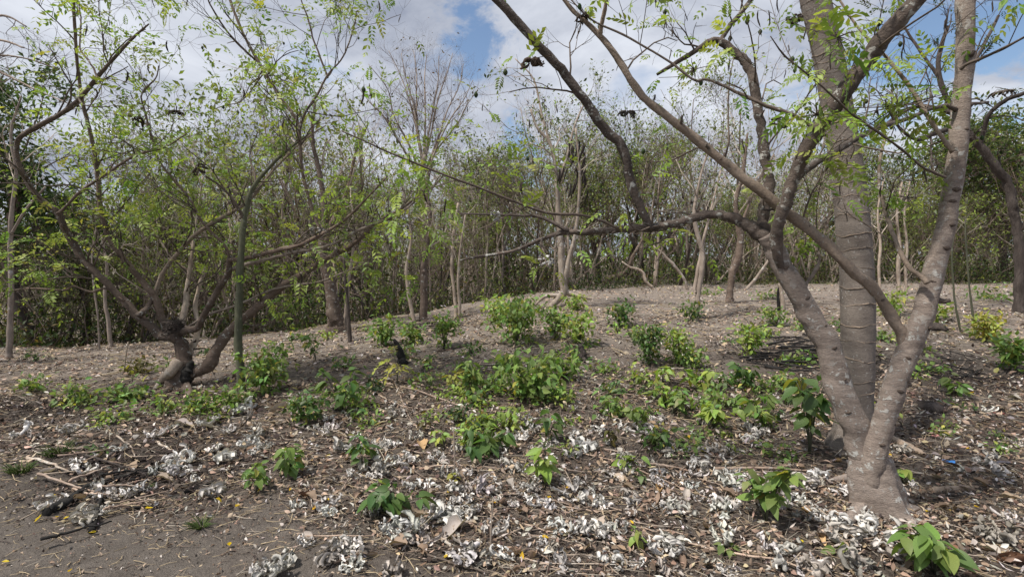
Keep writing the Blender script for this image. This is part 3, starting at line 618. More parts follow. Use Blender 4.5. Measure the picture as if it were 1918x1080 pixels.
# ------------------------------------------------------------------ many-stemmed tree at the left
b1 = G(336, 727); D1 = float((b1 - CAM) @ FWD)
t1 = thing('many_stemmed_tree', 'brown tree splitting near the ground into many slanting limbs, left foreground', 'tree', b1)
E = D1
pT, rT = limb_path([(336, 738, 76), (338, 722, 52), (343, 703, 39), (346, 685, 33), (345, 669, 29), (339, 646, 27), (330, 630, 22)], E, E, 5)
obj('trunk', limb_mesh('trunk', pT, rT, M_LEFT, b1, 20, 0.10, lambda t, th: 1 + 0.22 * (1 - t) ** 1.5 * np.sin(3 * th + 2)), t1)
L1 = [
 ('limb', M_LEFT, E, E - .9, [(345, 660, 26), (338, 640, 27), (324, 629, 27), (306, 629, 25), (281, 610, 22), (257, 590, 22), (232, 563, 19), (185, 515, 18), (152, 482, 18), (123, 430, 18), (107, 398, 17), (71, 369, 15), (49, 337, 15), (34, 301, 14), (34, 262, 14), (65, 240, 14), (113, 214, 13), (149, 185, 13), (181, 146, 12), (227, 94, 9), (259, 62, 7), (279, 45, 4)], 1.6, 0.04),
 ('branch', M_LEFT, E - .2, E - .05, [(257, 592, 16), (268, 584, 15), (279, 572, 13), (288, 556, 12)], 0, 0),
 ('limb', M_LEFT, E, E - .7, [(322, 632, 24), (306, 605, 18), (296, 571, 19), (290, 557, 18), (275, 537, 16), (240, 495, 14), (220, 469, 14), (201, 440, 13), (188, 388, 12), (183, 340, 12), (175, 275, 11), (162, 220, 10), (151, 172, 9), (143, 97, 9), (139, 32, 8), (138, -5, 8), (134, -90, 6)], 1.6, 0.04),
 ('limb', M_LEFT, E, E - .3, [(332, 625, 22), (350, 618, 17), (368, 614, 17), (379, 595, 16), (392, 573, 16), (412, 537, 16), (428, 508, 16), (431, 480, 12)], 0.4, 0.04),
 ('branch', M_LEFT, E - .3, E - .9, [(430, 487, 10), (457, 485, 11), (505, 472, 11), (557, 460, 10), (600, 440, 9), (642, 414, 7), (677, 382, 6), (726, 330, 4)], 2.2, 0.08),
 ('branch', M_SCRUB, E - .25, E - .3, [(428, 505, 10), (437, 502, 9), (486, 489, 9), (544, 474, 8), (616, 460, 7), (674, 430, 7), (750, 398, 5), (820, 340, 3)], 2.2, 0.08),
 ('branch', M_LEFT, E - .3, E - .7, [(431, 486, 8), (421, 460, 7), (382, 420, 6), (363, 385, 6), (350, 365, 6), (331, 343, 6), (298, 301, 6), (282, 249, 6), (269, 201, 5), (266, 175, 5), (292, 146, 4), (297, 123, 3)], 2.4, 0.10),
 ('branch', M_LEFT, E - .6, E - .5, [(603, 438, 8), (600, 435, 8), (590, 404, 8), (577, 366, 8), (567, 324, 8), (562, 259, 8), (567, 220, 7), (596, 175, 6), (612, 143, 5), (642, 107, 4), (661, 58, 4), (669, 19, 2)], 2.8, 0.08),
 ('branch', M_LEFT, E - .5, E - .6, [(610, 145, 5), (612, 139, 5), (587, 75, 4), (580, 45, 4), (564, 0, 3), (556, -30, 3)], 2.2, 0.08),
 ('branch', M_LEFT, E - .55, E - .2, [(563, 240, 8), (548, 212, 8), (528, 188, 8), (496, 136, 7), (463, 78, 7), (444, 36, 6), (431, 0, 6), (420, -40, 5)], 2.4, 0.06),
 ('branch', M_LEFT, E - .3, E - .7, [(486, 118, 5), (470, 105, 5), (430, 65, 5), (400, 20, 4), (385, -10, 3)], 2.4, 0.06),
 ('limb', M_LEFT, E, E + .2, [(348, 700, 34), (366, 695, 30), (392, 682, 32), (407, 652, 28), (426, 625, 24), (451, 599, 22), (481, 576, 20), (518, 544, 18), (570, 511, 16), (616, 482, 13), (658, 460, 11), (706, 418, 9), (760, 385, 6), (800, 350, 4)], 1.3, 0.05),
 ('limb', M_PALE, E + .05, E + .5, [(350, 690, 20), (356, 660, 18), (368, 632, 16), (372, 610, 14), (366, 580, 12), (372, 540, 10), (385, 500, 8)], 1, 0.05),
 ('limb', M_PALE, E + .1, E + .6, [(334, 640, 16), (342, 600, 17), (347, 575, 16), (350, 541, 13), (360, 476, 10), (363, 450, 8), (370, 400, 6), (380, 330, 4)], 2, 0.08),
 ('limb', M_LIMB, E + .05, E + .5, [(290, 557, 12), (298, 525, 11), (318, 492, 11), (350, 455, 11), (379, 430, 10), (415, 408, 10), (450, 388, 9), (470, 372, 8), (520, 310, 6), (570, 262, 5), (610, 235, 3)], 2, 0.05),
 ('branch', M_SCRUB, E + .05, E, [(340, 618, 6), (350, 612, 6), (392, 589, 6), (447, 570, 6), (505, 544, 5), (551, 534, 5), (596, 528, 4), (632, 515, 4), (674, 498, 3), (740, 480, 2)], 1.8, 0.08),
 ('branch', M_LEFT, E - .7, E - 1.0, [(107, 400, 9), (120, 390, 8), (150, 360, 8), (185, 335, 7), (230, 305, 7), (262, 288, 7), (310, 275, 5), (350, 250, 3)], 2.2, 0.08),
 ('branch', M_LEFT, E - .9, E - .6, [(183, 148, 6), (176, 130, 5), (163, 110, 5), (150, 90, 5), (152, 40, 4), (146, 0, 3)], 2, 0.08),
 ('branch', M_LEFT, E - .2, E - .2, [(232, 563, 6), (200, 540, 5), (170, 547, 5), (139, 535, 4), (120, 543, 4), (60, 540, 4), (20, 545, 3), (-30, 560, 2)], 2, 0.10),
]
res1 = limbs_tree(t1, b1, L1, 0.78)
for pts, r0 in (([(336, 678), (318, 700), (302, 718), (292, 730)], 0.075), ([(345, 715), (352, 735), (358, 745)], 0.07), ([(330, 722), (312, 735), (290, 742)], 0.05)):
    a0 = np.array([G(*q) for q in pts]); 
    if pts[0][1] < 700: a0[0] = P(*pts[0], D1 - .05); a0[1] = P(*pts[1], D1 - .1)
    a0[:, 2] += 0.015; c = catmull(a0, 5)
    obj('root', limb_mesh('root', c, np.linspace(r0, 0.03, len(c)), M_PALE if r0 > .07 else M_LEFT, b1, 10, 0.12), t1)
# charred hollow and the dark twig mat caught in the fork
def lump(center, r, mat_, name, base, root, seed, sq=0.8):
    b = MB(); rg = np.random.default_rng(seed); th = np.arange(12) * math.pi / 6; V = []
    for k in range(9):
        ph = math.pi * (k + 0.02) / 8.04; 
        for t in th:
            q = 1 + 0.18 * math.sin(3 * t + k) + rg.normal(0, 0.08); V.append((r * q * math.sin(ph) * math.cos(t), r * q * math.sin(ph) * math.sin(t), r * sq * q * math.cos(ph)))
    i = (np.arange(8)[:, None] * 12 + np.arange(12)[None]).ravel(); j = (np.arange(8)[:, None] * 12 + (np.arange(12)[None] + 1) % 12).ravel()
    b.add(np.array(V) + center, np.stack([i, i + 12, j + 12, j], 1)); return obj(name, b.build(name, mat_, base, col=False), root)
pc, rc_ = limb_path([(360, 676, 8), (356, 684, 16), (352, 694, 25), (350, 706, 25), (347, 717, 16), (344, 726, 6)], D1 - .05, D1 - .04, 5, 0.05)
obj('charred_hollow', limb_mesh('charred_hollow', pc, rc_, M_CHAR, b1, 12, 0.16), t1)
nest_c = P(326, 611, D1 - .05)
mb = MB(); n_ = 170; a_ = rng.uniform(0, 6.28, n_); rad = 0.085 * np.sqrt(rng.random(n_)); c0 = nest_c + np.stack([rad * np.cos(a_), rad * np.sin(a_), rng.normal(0, 0.035, n_)], 1)
dd = norm(np.stack([-np.sin(a_), np.cos(a_), rng.normal(0, 0.35, n_)], 1) + rng.normal(0, 0.5, (n_, 3))) * rng.uniform(0.04, 0.11, (n_, 1))
mb.add(*tubes(np.stack([c0 - dd, c0 + rng.normal(0, 0.01, (n_, 3)), c0 + dd], 1), np.full((n_, 3), 0.0045), 4))
nest = obj('twig_nest', mb.build('twig_nest', M_DARKT, nest_c - np.array([0, 0, .06]), col=False), None, nest_c - np.array([0, 0, .06]))
tag(nest, 'dark mat of dead twigs caught in the fork of the left tree', 'twig nest')
stubs(res1[:15], t1, b1, 26, 0.09, M_LEFT)
lv1 = twigs_of([(p_, r_, dn * 2.5) for p_, r_, dn in res1], b1, t1, M_TWIG, 0.8, 0.42, 4, 0.16, 0.010, 0.22, 3)
e1, d1 = ends_of(lv1[1], 0.8); e1b, d1b = ends_of(lv1[2], 0.5)
leafy(t1, b1, np.vstack([e1, e1b]), np.vstack([d1, d1b]), 295, 0.16, LIME)
for q in range(42):
    a = lv1[2][0] if q % 2 else lv1[1][0]; p = a[rng.integers(len(a)), -1]
    if px_of(p)[1] > 260: continue
    obj('fruit', FRUIT, t1, p - b1, None, (0.036 * rng.uniform(0.8, 1.3),) * 3, jit((0.05, 0.075, 0.03), 0.3))
for q in range(170):
    a = lv1[1][0]; p = a[rng.integers(len(a)), rng.integers(2, 5)]
    obj('pod', PODS[q % 4], t1, p - b1, Quaternion((0, 0, 1), rng.uniform(0, 6)), 0.10 * rng.uniform(0.6, 1.3), jitg((0.052, 0.040, 0.032), 0.35))

# slim dark stem standing to its right
b2 = G(453, 741); D2 = float((b2 - CAM) @ FWD)
t2 = thing('slender_tree', 'slim straight dark green stem standing right of the left tree', 'tree', b2)
r2_ = limbs_tree(t2, b2, [('trunk', M_GREENST, D2, D2, [(455, 748, 19), (452, 725, 17), (450, 690, 16), (446, 640, 16), (447, 590, 15), (449, 520, 14), (453, 450, 13), (458, 410, 12), (465, 375, 11), (475, 350, 9), (500, 318, 7), (540, 280, 5), (580, 250, 3)], 1.5, 0.03),
 ('branch', M_TWIG, D2, D2 + .3, [(464, 380, 5), (478, 335, 4), (468, 290, 3), (486, 240, 2)], 3, 0.2),
 ('branch', M_TWIG, D2, D2 - .3, [(458, 412, 7), (440, 380, 5), (415, 350, 4), (385, 330, 3)], 3, 0.06)])
lv2 = twigs_of([(q[0], q[1], 1.6) for q in r2_], b2, t2, M_TWIG, 0.5, 0.25, 3, 0.15, 0.008, 0.13, 2, tmin=0.5)
e2, d2 = ends_of(lv2[1], 0.5); leafy(t2, b2, e2, d2, 60, 0.17, LIME)

# ------------------------------------------------------------------ dark-barked tree at the right edge
b5 = G(1906, 586); D5 = float((b5 - CAM) @ FWD)
t5 = thing('dark_barked_tree', 'dark rough-barked tree bending left at the right edge of the clearing', 'tree', b5)
r5 = limbs_tree(t5, b5, [('trunk', M_DARKT, D5, D5, [(1908, 592, 40), (1908, 575, 30), (1909, 520, 27), (1908, 450, 26), (1902, 410, 26), (1896, 385, 26), (1889, 344, 26), (1867, 317, 25), (1839, 278, 23), (1819, 255, 20), (1790, 215, 17), (1765, 165, 15), (1758, 110, 12), (1775, 50, 9)], 1.2, 0.06),
 ('limb', M_DARKT, D5, D5 + .8, [(1819, 255, 15), (1800, 210, 13), (1805, 150, 11), (1840, 90, 9), (1870, 30, 7)], 1.8, 0.08),
 ('limb', M_DARKT, D5, D5 - .5, [(1800, 235, 12), (1750, 250, 11), (1720, 262, 9), (1690, 245, 8), (1660, 200, 6)], 1.8, 0.08),
 ('limb', M_DARKT, D5, D5 + .3, [(1790, 215, 13), (1740, 200, 10), (1700, 205, 9), (1650, 240, 8), (1600, 262, 6)], 1.8, 0.08),
 ('limb', M_DARKT, D5, D5 - .8, [(1835, 275, 13), (1850, 220, 11), (1880, 190, 10), (1918, 175, 9), (1990, 150, 7)], 1.8, 0.08),
 ('limb', M_DARKT, D5, D5 + .3, [(1762, 150, 11), (1720, 90, 8), (1690, 40, 6), (1680, -20, 4)], 1.8, 0.08)], 0.8)
lv5 = twigs_of(r5, b5, t5, M_DARKT, 1.0, 0.5, 4, 0.1, 0.02, 0.25, 3)
e5, d5 = ends_of(lv5[2], 0.42)
leafy(t5, b5, e5, d5, 60, 0.2, [(0.045, 0.075, 0.022), (0.07, 0.10, 0.03)])

# ------------------------------------------------------------------ scrub wood behind the clearing: prototypes
OLIVE = [(0.115, 0.14, 0.042), (0.155, 0.185, 0.05), (0.21, 0.25, 0.06), (0.075, 0.10, 0.035)]
DKGRN = [(0.05, 0.088, 0.025), (0.07, 0.115, 0.03), (0.038, 0.066, 0.022)]
def leaf_cloud(mb, ends, dirs, n_each, size, pal, spread, tmpl=None):
    n = len(ends) * n_each
    p = np.repeat(ends, n_each, 0) + rng.normal(0, spread, (n, 3)); d = norm(np.repeat(dirs, n_each, 0) * 0.4 + rng.normal(0, 0.8, (n, 3)) + np.array([0, 0, -0.25]))
    C = np.array(pal)[rng.integers(0, len(pal), n)] * rng.uniform(0.65, 1.35, (n, 1)) * (1 + rng.normal(0, 0.06, (n, 3)))
    stamp(mb, *(tmpl or LEAF_S), p, frames(d, rng.normal(0, 0.9, n)), size * rng.uniform(0.6, 1.4, n), C.clip(0.005, 1))
def tree_proto(h, stems, trunk_r, spread, n1, l1, n2, l2, n3, l3, leaf_frac, n_leaf, lsize, pal, lean=0.12, ang=0.75, up=0.15, pods=0, t1=0.35, lspread=0.06, wig=0.16):
    """returns (trunk arrays, twig mesh data, leaf mesh data) round the origin"""
    K = 9; T = []; R = []
    for s_ in range(stems):
        d = norm(np.array([rng.normal(0, spread), rng.normal(0, spread), 1.0])); p = np.array([rng.normal(0, 0.05), rng.normal(0, 0.05), -0.15]); pts = [p]
        for k in range(1, K):
            d = norm(d + rng.normal(0, lean, 3) + np.array([0, 0, 0.06])); p = p + d * h / (K - 1) * rng.uniform(0.85, 1.1); pts.append(p)
        T.append(pts); R.append(trunk_r * rng.uniform(0.6, 1.0) * np.linspace(1.15, 0.22, K))
    T, R = np.array(T), np.array(R)
    a1, r1 = grow(T, R, max(1, n1 // stems), l1, ang, 7, up, wig, t1, 1.0, 0.6, 0.004)
    a2, r2 = grow(a1, r1, n2, l2, 0.7, 6, up, wig + .04, 0.15, 1.0, 0.6, 0.003)
    a3, r3 = grow(a2, r2, n3, l3, 0.7, 4, up, 0.2, 0.15, 1.0, 0.7, 0.0028)
    tk = MB(); tk.add(*tubes(T, R, 8))
    tw = MB(); tw.add(*tubes(a1, r1, 5)); tw.add(*tubes(a2, r2, 4)); tw.add(*tubes(a3, r3, 3))
    lf = MB(); e_, d_ = ends_of((a3, r3), leaf_frac)
    if len(e_): leaf_cloud(lf, e_, d_, n_leaf, lsize, pal, lspread)
    pd = None
    if pods:
        pd = MB(); idx = rng.integers(0, len(a2), pods); p = a2[idx, rng.integers(1, 5, pods)]
        t = np.linspace(0, 1, 5)[None, :, None]; L = rng.uniform(0.10, 0.24, (pods, 1, 1)); sw = rng.normal(0, 0.04, (pods, 1, 3))
        pts = p[:, None, :] + np.array([0, 0, -1.0]) * t * L + sw * np.sin(t * 3)
        pd.add(*tubes(pts, np.tile([0.004, 0.016, 0.014, 0.016, 0.005], (pods, 1)), 4), np.array((0.028, 0.021, 0.018)))
    return tk, tw, lf, pd
def proto_meshes(args, bm, twm):
    tk, tw, lf, pd = tree_proto(**args)
    return (tk.build('trunk', bm, col=False), tw.build('twigs', twm, col=False), lf.build('crown', M_LEAFA) if lf.V else None, pd.build('pods', M_LITTER) if pd else None)
M_TW_G = bark('twig_grey', (0.22, 0.19, 0.165), (0.38, 0.345, 0.315), (0.42, 0.41, 0.39), 0.62, 8, 1, 20, 0.2)
M_TW_D = bark('twig_brown', (0.085, 0.066, 0.056), (0.15, 0.12, 0.105), (0.33, 0.31, 0.3), 0.64, 8, 1, 20, 0.2)
base_a = dict(h=4.6, stems=3, trunk_r=0.055, spread=0.25, n1=18, l1=1.7, n2=5, l2=0.85, n3=4, l3=0.42, leaf_frac=0.3, n_leaf=4, lsize=0.085, pal=OLIVE + LIME[:1], pods=0)
SCRUB = []
for k, kw in enumerate((dict(), dict(stems=2, h=5.2, leaf_frac=0.5), dict(stems=4, leaf_frac=0.25, pods=60), dict(stems=2, h=5.6, spread=0.15, leaf_frac=0.5, n_leaf=5), dict(stems=1, h=5.4, trunk_r=0.07, pods=110, leaf_frac=0.3), dict(stems=3, h=3.6, spread=0.4, leaf_frac=0.95, n_leaf=6), dict(stems=2, h=4.2, spread=0.35, leaf_frac=0.08, ang=0.9, wig=0.24), dict(stems=1, h=6.0, trunk_r=0.065, leaf_frac=0.55, n_leaf=5, t1=0.45))):
    SCRUB.append(proto_meshes({**base_a, **kw}, (M_SCRUB, M_DARKT, M_PALE)[k % 3], (M_TW_G, M_TW_D)[k % 2]))
LEAFY = [proto_meshes(dict(h=h_, stems=1, trunk_r=0.16, spread=0.1, n1=16, l1=2.4, n2=7, l2=1.2, n3=5, l3=0.6, leaf_frac=0.95, n_leaf=nl, lsize=0.17, pal=p_, lspread=0.16, t1=0.3), M_DARKT, M_TW_D) for h_, nl, p_ in ((7.0, 12, DKGRN), (5.5, 6, DKGRN + OLIVE[:1]), (5.0, 4, OLIVE[:2] + DKGRN[:1]))]
SCRUB_H = [max(v.co.z for v in pr[1].vertices) for pr in SCRUB]
def place_tree(proto, p, s, rz, name, label, group, cat='tree', tilt=0.0):
    t = thing(name, label, cat, p, group); t.rotation_euler = (tilt, 0, rz); t.scale = (s, s, s * random.uniform(0.9, 1.1))
    for nm, me in zip(('trunk', 'twigs', 'crown', 'pods'), proto):
        if me is None: continue
        c = obj(nm, me, t)
        if nm != 'trunk': c['kind'] = 'stuff'
    return t
WOOD = [(18, 'the pale far-left trunk'), (205, 'the thin dim trunk'), (336, 'the left tree'), (452, 'the slim dark stem'), (622, 'the thick fluted trunk'), (785, 'the upright brown trunk'), (857, 'the whitish thin trunks'), (950, 'the largest bush'), (1050, 'the pale forked trunk'), (1140, 'the crooked brown branch'), (1230, 'the leaning pale pole'), (1305, 'the thin double trunk'), (1370, 'the brown leaning trunk'), (1463, 'the split post'), (1600, 'the pillar trunk'), (1690, 'the slim pale trunks'), (1790, 'the thick right stem'), (1905, 'the dark-barked tree')]
def zone_name(px, dd=0):
    if px < -10: return 'just past the left edge'
    if px > 1930: return 'just past the right edge'
    q, nm = min(WOOD, key=lambda w_: abs(w_[0] - px)); r_ = 'behind' if abs(px - q) < 20 else 'behind, left of' if px < q else 'behind, right of'
    return ('far ' if dd > 4 else '') + f'{r_} {nm}'
placed = []
def try_spot(px, d, mind):
    x, y = d * (px - CX) / F_PX, d
    for q in placed:
        if (q[0] - x) ** 2 + (q[1] - y) ** 2 < mind ** 2: return None
    placed.append((x, y)); return np.array([x, y, float(H(x, y))])
kinds = ['bushy grey scrub tree', 'slim two-stemmed scrub tree', 'bare many-stemmed tree hung with dark pods', 'leafy pale-green scrub tree', 'tall single-stemmed tree hung with dark pods', 'low spreading leafy scrub tree', 'crooked leafless scrub tree', 'tall thin olive-leaved tree']
cnt = 0
for k in range(2500):
    if cnt >= 215: break
    px = rng.uniform(-260, 2200); e_ = float(np.interp(px, EDGE_PX, EDGE_D)); d = e_ + 0.5 + 9.0 * rng.random() ** 1.3
    p = try_spot(px, d, 0.72)
    if p is None: continue
    low = cnt % 6 == 5
    q = 5 if low else int(rng.integers(0, 8)); yt = (90 if low else 0) + np.interp(px, [0, 200, 280, 400, 620, 680, 880, 940, 1250, 1450, 1560, 1918], [350, 340, 270, 150, 130, 250, 255, 150, 110, 140, 260, 250]) + 210 * rng.random() - 25; s_ = ((480 - yt) / F_PX * d + 1.6 - p[2]) / (SCRUB_H[q] * 1.12)
    place_tree(SCRUB[q], p, s_, rng.uniform(0, 6.28), 'scrub_tree', f'{kinds[q]} {zone_name(px, d - e_)}', f'{kinds[q]}, {zone_name(px, d - e_)}'); cnt += 1
# leafy dark trees
for px, d, s_, q, lab in ((60, 11.0, 0.70, 0, 'big dark green leafy tree rising above the wood at the left'), (150, 12.6, 0.52, 0, 'smaller dark green leafy tree below the big one at the left'), (-90, 12.0, 0.72, 0, 'dark green leafy tree at the left edge of the picture'),
   (955, 22, 1.0, 1, 'rounded green tree behind the wood in the centre'), (880, 24, 0.95, 2, 'olive green tree behind the wood left of the centre'), (1180, 24, 0.95, 1, 'green tree behind the mound right of the centre'),
   (1690, 21, 1.0, 1, 'green leafy tree just right of the pillar trunk far behind'), (1780, 23, 1.15, 1, 'tall green leafy tree behind the thick right stem'), (1880, 20, 1.1, 2, 'olive green tree at the far right behind the dark-barked tree'), (1990, 19, 0.9, 1, 'green leafy tree past the right edge of the clearing'), (2120, 20, 0.8, 0, 'dark green leafy tree farthest to the right'), (1500, 25, 1.0, 1, 'green leafy tree left of the pillar trunk far behind'), (1390, 26, 0.9, 2, 'olive green tree far behind the leaning brown trunk')):
    placed.append((d * (px - CX) / F_PX, d)); place_tree(LEAFY[q], np.array([d * (px - CX) / F_PX, d, float(H(d * (px - CX) / F_PX, d))]), s_, rng.uniform(0, 6), 'leafy_tree', lab, None)

for px in (230, 540, 700, 950, 1120, 1330, 1660, 1830):
    e_ = float(np.interp(px, EDGE_PX, EDGE_D)); d = e_ + rng.uniform(2.0, 6.0); x = d * (px - CX) / F_PX
    place_tree(LEAFY[rng.choice([1, 2, 2])], np.array([x, d, float(H(x, d))]), rng.uniform(0.42, 0.72), rng.uniform(0, 6), 'round_crowned_tree', f'rounded green leafy crown {zone_name(px)}', None)

# ------------------------------------------------------------------ single trunks that stand out along the edge of the wood
def edge_tree(name, label, mat_, stems, twig=True, leaf=0.3, l1=0.9, l2=0.45, dens=1.0, group=None, base_px=None, d=None, pal=OLIVE, lsize=0.08, parts=('trunk', 'stem')):
    bx, by = base_px or stems[0][0][:2]
    b = G(bx, by); dd_ = d or float((b - CAM) @ FWD)
    t = thing(name, label, 'tree', b, group); rs = []
    for k, pix in enumerate(stems):
        dz = 0 if k == 0 else rng.normal(0, 0.25)
        p, r = limb_path(pix, dd_, dd_ + dz, 6, 0.06)
        if k == 0: p[0, 2] = min(p[0, 2], b[2] - 0.05)
        obj(parts[0] if k == 0 else parts[1], limb_mesh(parts[0], p, r, mat_, b, 10, 0.09), t); rs.append((p, r, dens))
    if twig:
        lv = twigs_of(rs, b, t, M_TW_G, l1, l2, 4, 0.15, 0.02, l2 * 0.5, 3, tmin=0.45)
        if leaf:
            e_, d_ = ends_of(lv[2], leaf)
            mb = MB(); leaf_cloud(mb, e_, d_, 3, lsize, pal, 0.05); o = obj('crown', mb.build('crown', M_LEAFA, b), t); o['kind'] = 'stuff'
    return t, b, dd_
t6, b6, d6 = edge_tree('pale_tree', 'pale forked trunk with bare snaking roots at the top of the mound', M_PALE, [
  [(1030, 576, 11), (1038, 567, 13), (1050, 555, 15), (1057, 543, 15), (1053, 524, 14), (1052, 491, 13), (1050, 452, 12), (1046, 400, 10), (1043, 343, 8), (1033, 275, 7), (1007, 240, 5), (994, 205, 4)],
  [(1056, 540, 9), (1060, 511, 9), (1068, 475, 8), (1076, 447, 7), (1082, 400, 6), (1086, 320, 5), (1078, 240, 4)],
  [(1042, 345, 6), (1060, 300, 5), (1075, 240, 4), (1100, 180, 3)], [(1034, 280, 5), (1015, 215, 4), (1000, 150, 3), (965, 110, 2)]], dens=1.6, leaf=0.4, pal=[(0.07, 0.10, 0.04), (0.1, 0.13, 0.045)])
for pts in ([(1050, 556), (1037, 553), (1021, 555), (1011, 562), (1004, 570)], [(1058, 548), (1075, 552), (1092, 556), (1108, 560)]):
    g = np.array([P(a, b_, d6) for a, b_ in pts]); c = catmull(g, 5); obj('root', limb_mesh('root', c, np.linspace(0.05, 0.02, len(c)), M_PALE, b6, 8, 0.1), t6)
for q in range(26):
    p = P(rng.choice([1085, 1078, 1092, 1060]) + rng.normal(0, 8), rng.uniform(250, 360), d6 - rng.uniform(0, 0.3)); obj('pod', PODS[q % 4], t6, p - b6, None, 0.28 * rng.uniform(0.7, 1.3), (0.022, 0.017, 0.015))
edge_tree('thin_trunk_tree', 'thin grey-brown double trunk leaning slightly, standing in the clearing right of centre', M_SCRUB, [[(1304, 597, 11), (1305, 585, 10), (1307, 561, 10), (1310, 535, 10), (1315, 504, 10), (1316, 473, 10), (1307, 439, 9), (1300, 400, 7), (1310, 340, 5), (1330, 270, 3)], [(1302, 548, 7), (1301, 540, 7), (1305, 517, 7), (1311, 486, 7), (1320, 440, 6), (1335, 380, 4), (1350, 320, 3)]], dens=1.6)
edge_tree('brown_trunk_tree', 'smooth brown trunk leaning right at the back of the clearing', M_LEFT, [[(1366, 567, 18), (1367, 556, 14), (1368, 540, 13), (1372, 511, 14), (1382, 486, 14), (1387, 452, 13), (1383, 421, 12), (1378, 380, 9), (1392, 320, 7), (1400, 250, 4)], [(1384, 430, 8), (1400, 390, 6), (1420, 340, 5), (1450, 290, 3)]], dens=1.5)
edge_tree('brown_trunk_tree', 'upright brown trunk in the wood left of centre', M_LEFT, [[(793, 602, 19), (793, 590, 16), (794, 560, 15), (794, 517, 14), (793, 498, 13), (798, 470, 11), (803, 440, 10), (805, 400, 8), (800, 350, 6), (810, 300, 4)]], dens=1.4)
edge_tree('thin_trunk_tree', 'pale thin trunk just left of the upright brown trunk', M_PALE, [[(776, 605, 8), (775, 597, 8), (767, 561, 7), (762, 522, 7), (762, 495, 6), (770, 450, 5), (765, 400, 4), (755, 350, 3)]], dens=1.2)
edge_tree('thin_trunk_tree', 'pair of whitish thin trunks standing right of the upright brown trunk', M_PALE, [[(854, 596, 8), (854, 580, 7), (850, 540, 6), (846, 500, 6), (850, 440, 5), (858, 380, 4)], [(860, 594, 6), (861, 570, 6), (858, 530, 5), (862, 470, 4), (872, 400, 3)]], dens=1.2)
edge_tree('thick_trunk_tree', 'thick fluted grey-brown trunk at the wood edge behind the left tree', M_LEFT, [[(628, 622, 40), (628, 605, 33), (625, 575, 27), (619, 540, 23), (609, 498, 20), (605, 460, 17), (608, 400, 13), (600, 330, 10), (585, 260, 7), (590, 190, 5)], [(606, 470, 12), (620, 420, 10), (650, 360, 8), (665, 290, 6), (690, 230, 4)]], dens=1.6)
edge_tree('thin_trunk_tree', 'thin trunk standing right beside the thick fluted trunk', M_SCRUB, [[(645, 615, 10), (645, 605, 9), (649, 580, 8), (651, 557, 8), (652, 530, 7), (660, 480, 5), (664, 420, 4)]], dens=1.2)
edge_tree('pale_trunk_tree', 'pale upright trunk at the far left edge', M_SCRUB, [[(16, 672, 18), (17, 660, 15), (19, 620, 13), (19, 589, 12), (21, 530, 12), (19, 460, 11), (22, 395, 10), (30, 320, 8), (20, 250, 6), (40, 180, 4)], [(20, 440, 7), (50, 390, 5), (85, 350, 4)]], dens=1.6)
edge_tree('thin_trunk_tree', 'thin dim trunk in the thicket left of the many-stemmed tree', M_SCRUB, [[(207, 650, 10), (207, 640, 9), (201, 589, 8), (196, 557, 7), (200, 500, 6), (190, 440, 4)]], dens=1.2)
edge_tree('thin_trunk_tree', 'very thin pale stem in the thicket at the left', M_PALE, [[(186, 655, 5), (186, 648, 4), (183, 589, 4), (177, 547, 4), (172, 480, 3), (180, 430, 3)]], dens=1.0)
edge_tree('thin_trunk_tree', 'dark slim trunk at the wood edge below the left limbs', M_DARKT, [[(645 - 2 + 12, 640, 8), (655, 625, 8), (652, 580, 7), (648, 540, 7), (644, 480, 5)]], dens=1.0)
for px, h_, w_, lab in ((1648, 430, 6, 'thin pale trunk right of the pillar trunk'), (1684, 440, 8, 'pale trunk under the green canopy right of the pillar trunk'), (1698, 445, 6, 'slim pale trunk nearest the thick right stem')):
    edge_tree('thin_trunk_tree', lab, M_PALE, [[(px, 552, w_ * 1.3), (px, 540, w_), (px - 2, 500, w_), (px + 1, 460, w_ * .9), (px - 4, 400, w_ * .7), (px + 6, 340, w_ * .5)]], dens=1.3)
for px, py, lab, pix in ((1796, 618, 'thin green sapling stem bowing left behind the thick right stem', [(1800, 622, 5), (1795, 600, 5), (1788, 560, 4), (1785, 520, 4), (1783, 470, 4), (1790, 420, 3)]), (1822, 602, 'straight thin sapling stem right of the bowing one', [(1823, 606, 5), (1821, 580, 5), (1815, 530, 4), (1811, 480, 4), (1808, 420, 3), (1812, 370, 2)])):
    edge_tree('sapling', lab, M_GREENST, [pix], dens=1.5, l1=0.4, l2=0.2)
def pole(name, label, cat, mat_, pix, d, twig=0, group=None):
    b = P(pix[0][0], pix[0][1], d); p, r = limb_path(pix, d, d, 6, 0.08); b[2] = min(b[2], float(H(b[0], b[1])) + 0.02)
    t = obj(name, limb_mesh(name, p, r, mat_, b, 9, 0.10), None, b); tag(t, label, cat, group); return t
dG = lambda px, py: depth_at(px, py)
pole('leaning_pole', 'pale dead pole leaning left at the back of the clearing', 'dead branch', M_PALE, [(1288, 543, 6), (1280, 520, 6), (1262, 497, 6), (1240, 474, 5), (1225, 462, 4)], dG(1288, 543))
pole('leaning_pole', 'pale dead pole leaning right beside the brown leaning trunk', 'dead branch', M_PALE, [(1397, 543, 6), (1415, 522, 6), (1432, 498, 5), (1445, 478, 5), (1458, 455, 3)], dG(1397, 543))
pole('crooked_branch', 'brown crooked dead branch curving up from the ground behind the mound', 'dead branch', M_LEFT, [(1136, 532, 8), (1143, 520, 9), (1160, 516, 9), (1176, 503, 8), (1184, 482, 6), (1200, 455, 5), (1215, 430, 3)], dG(1136, 534))
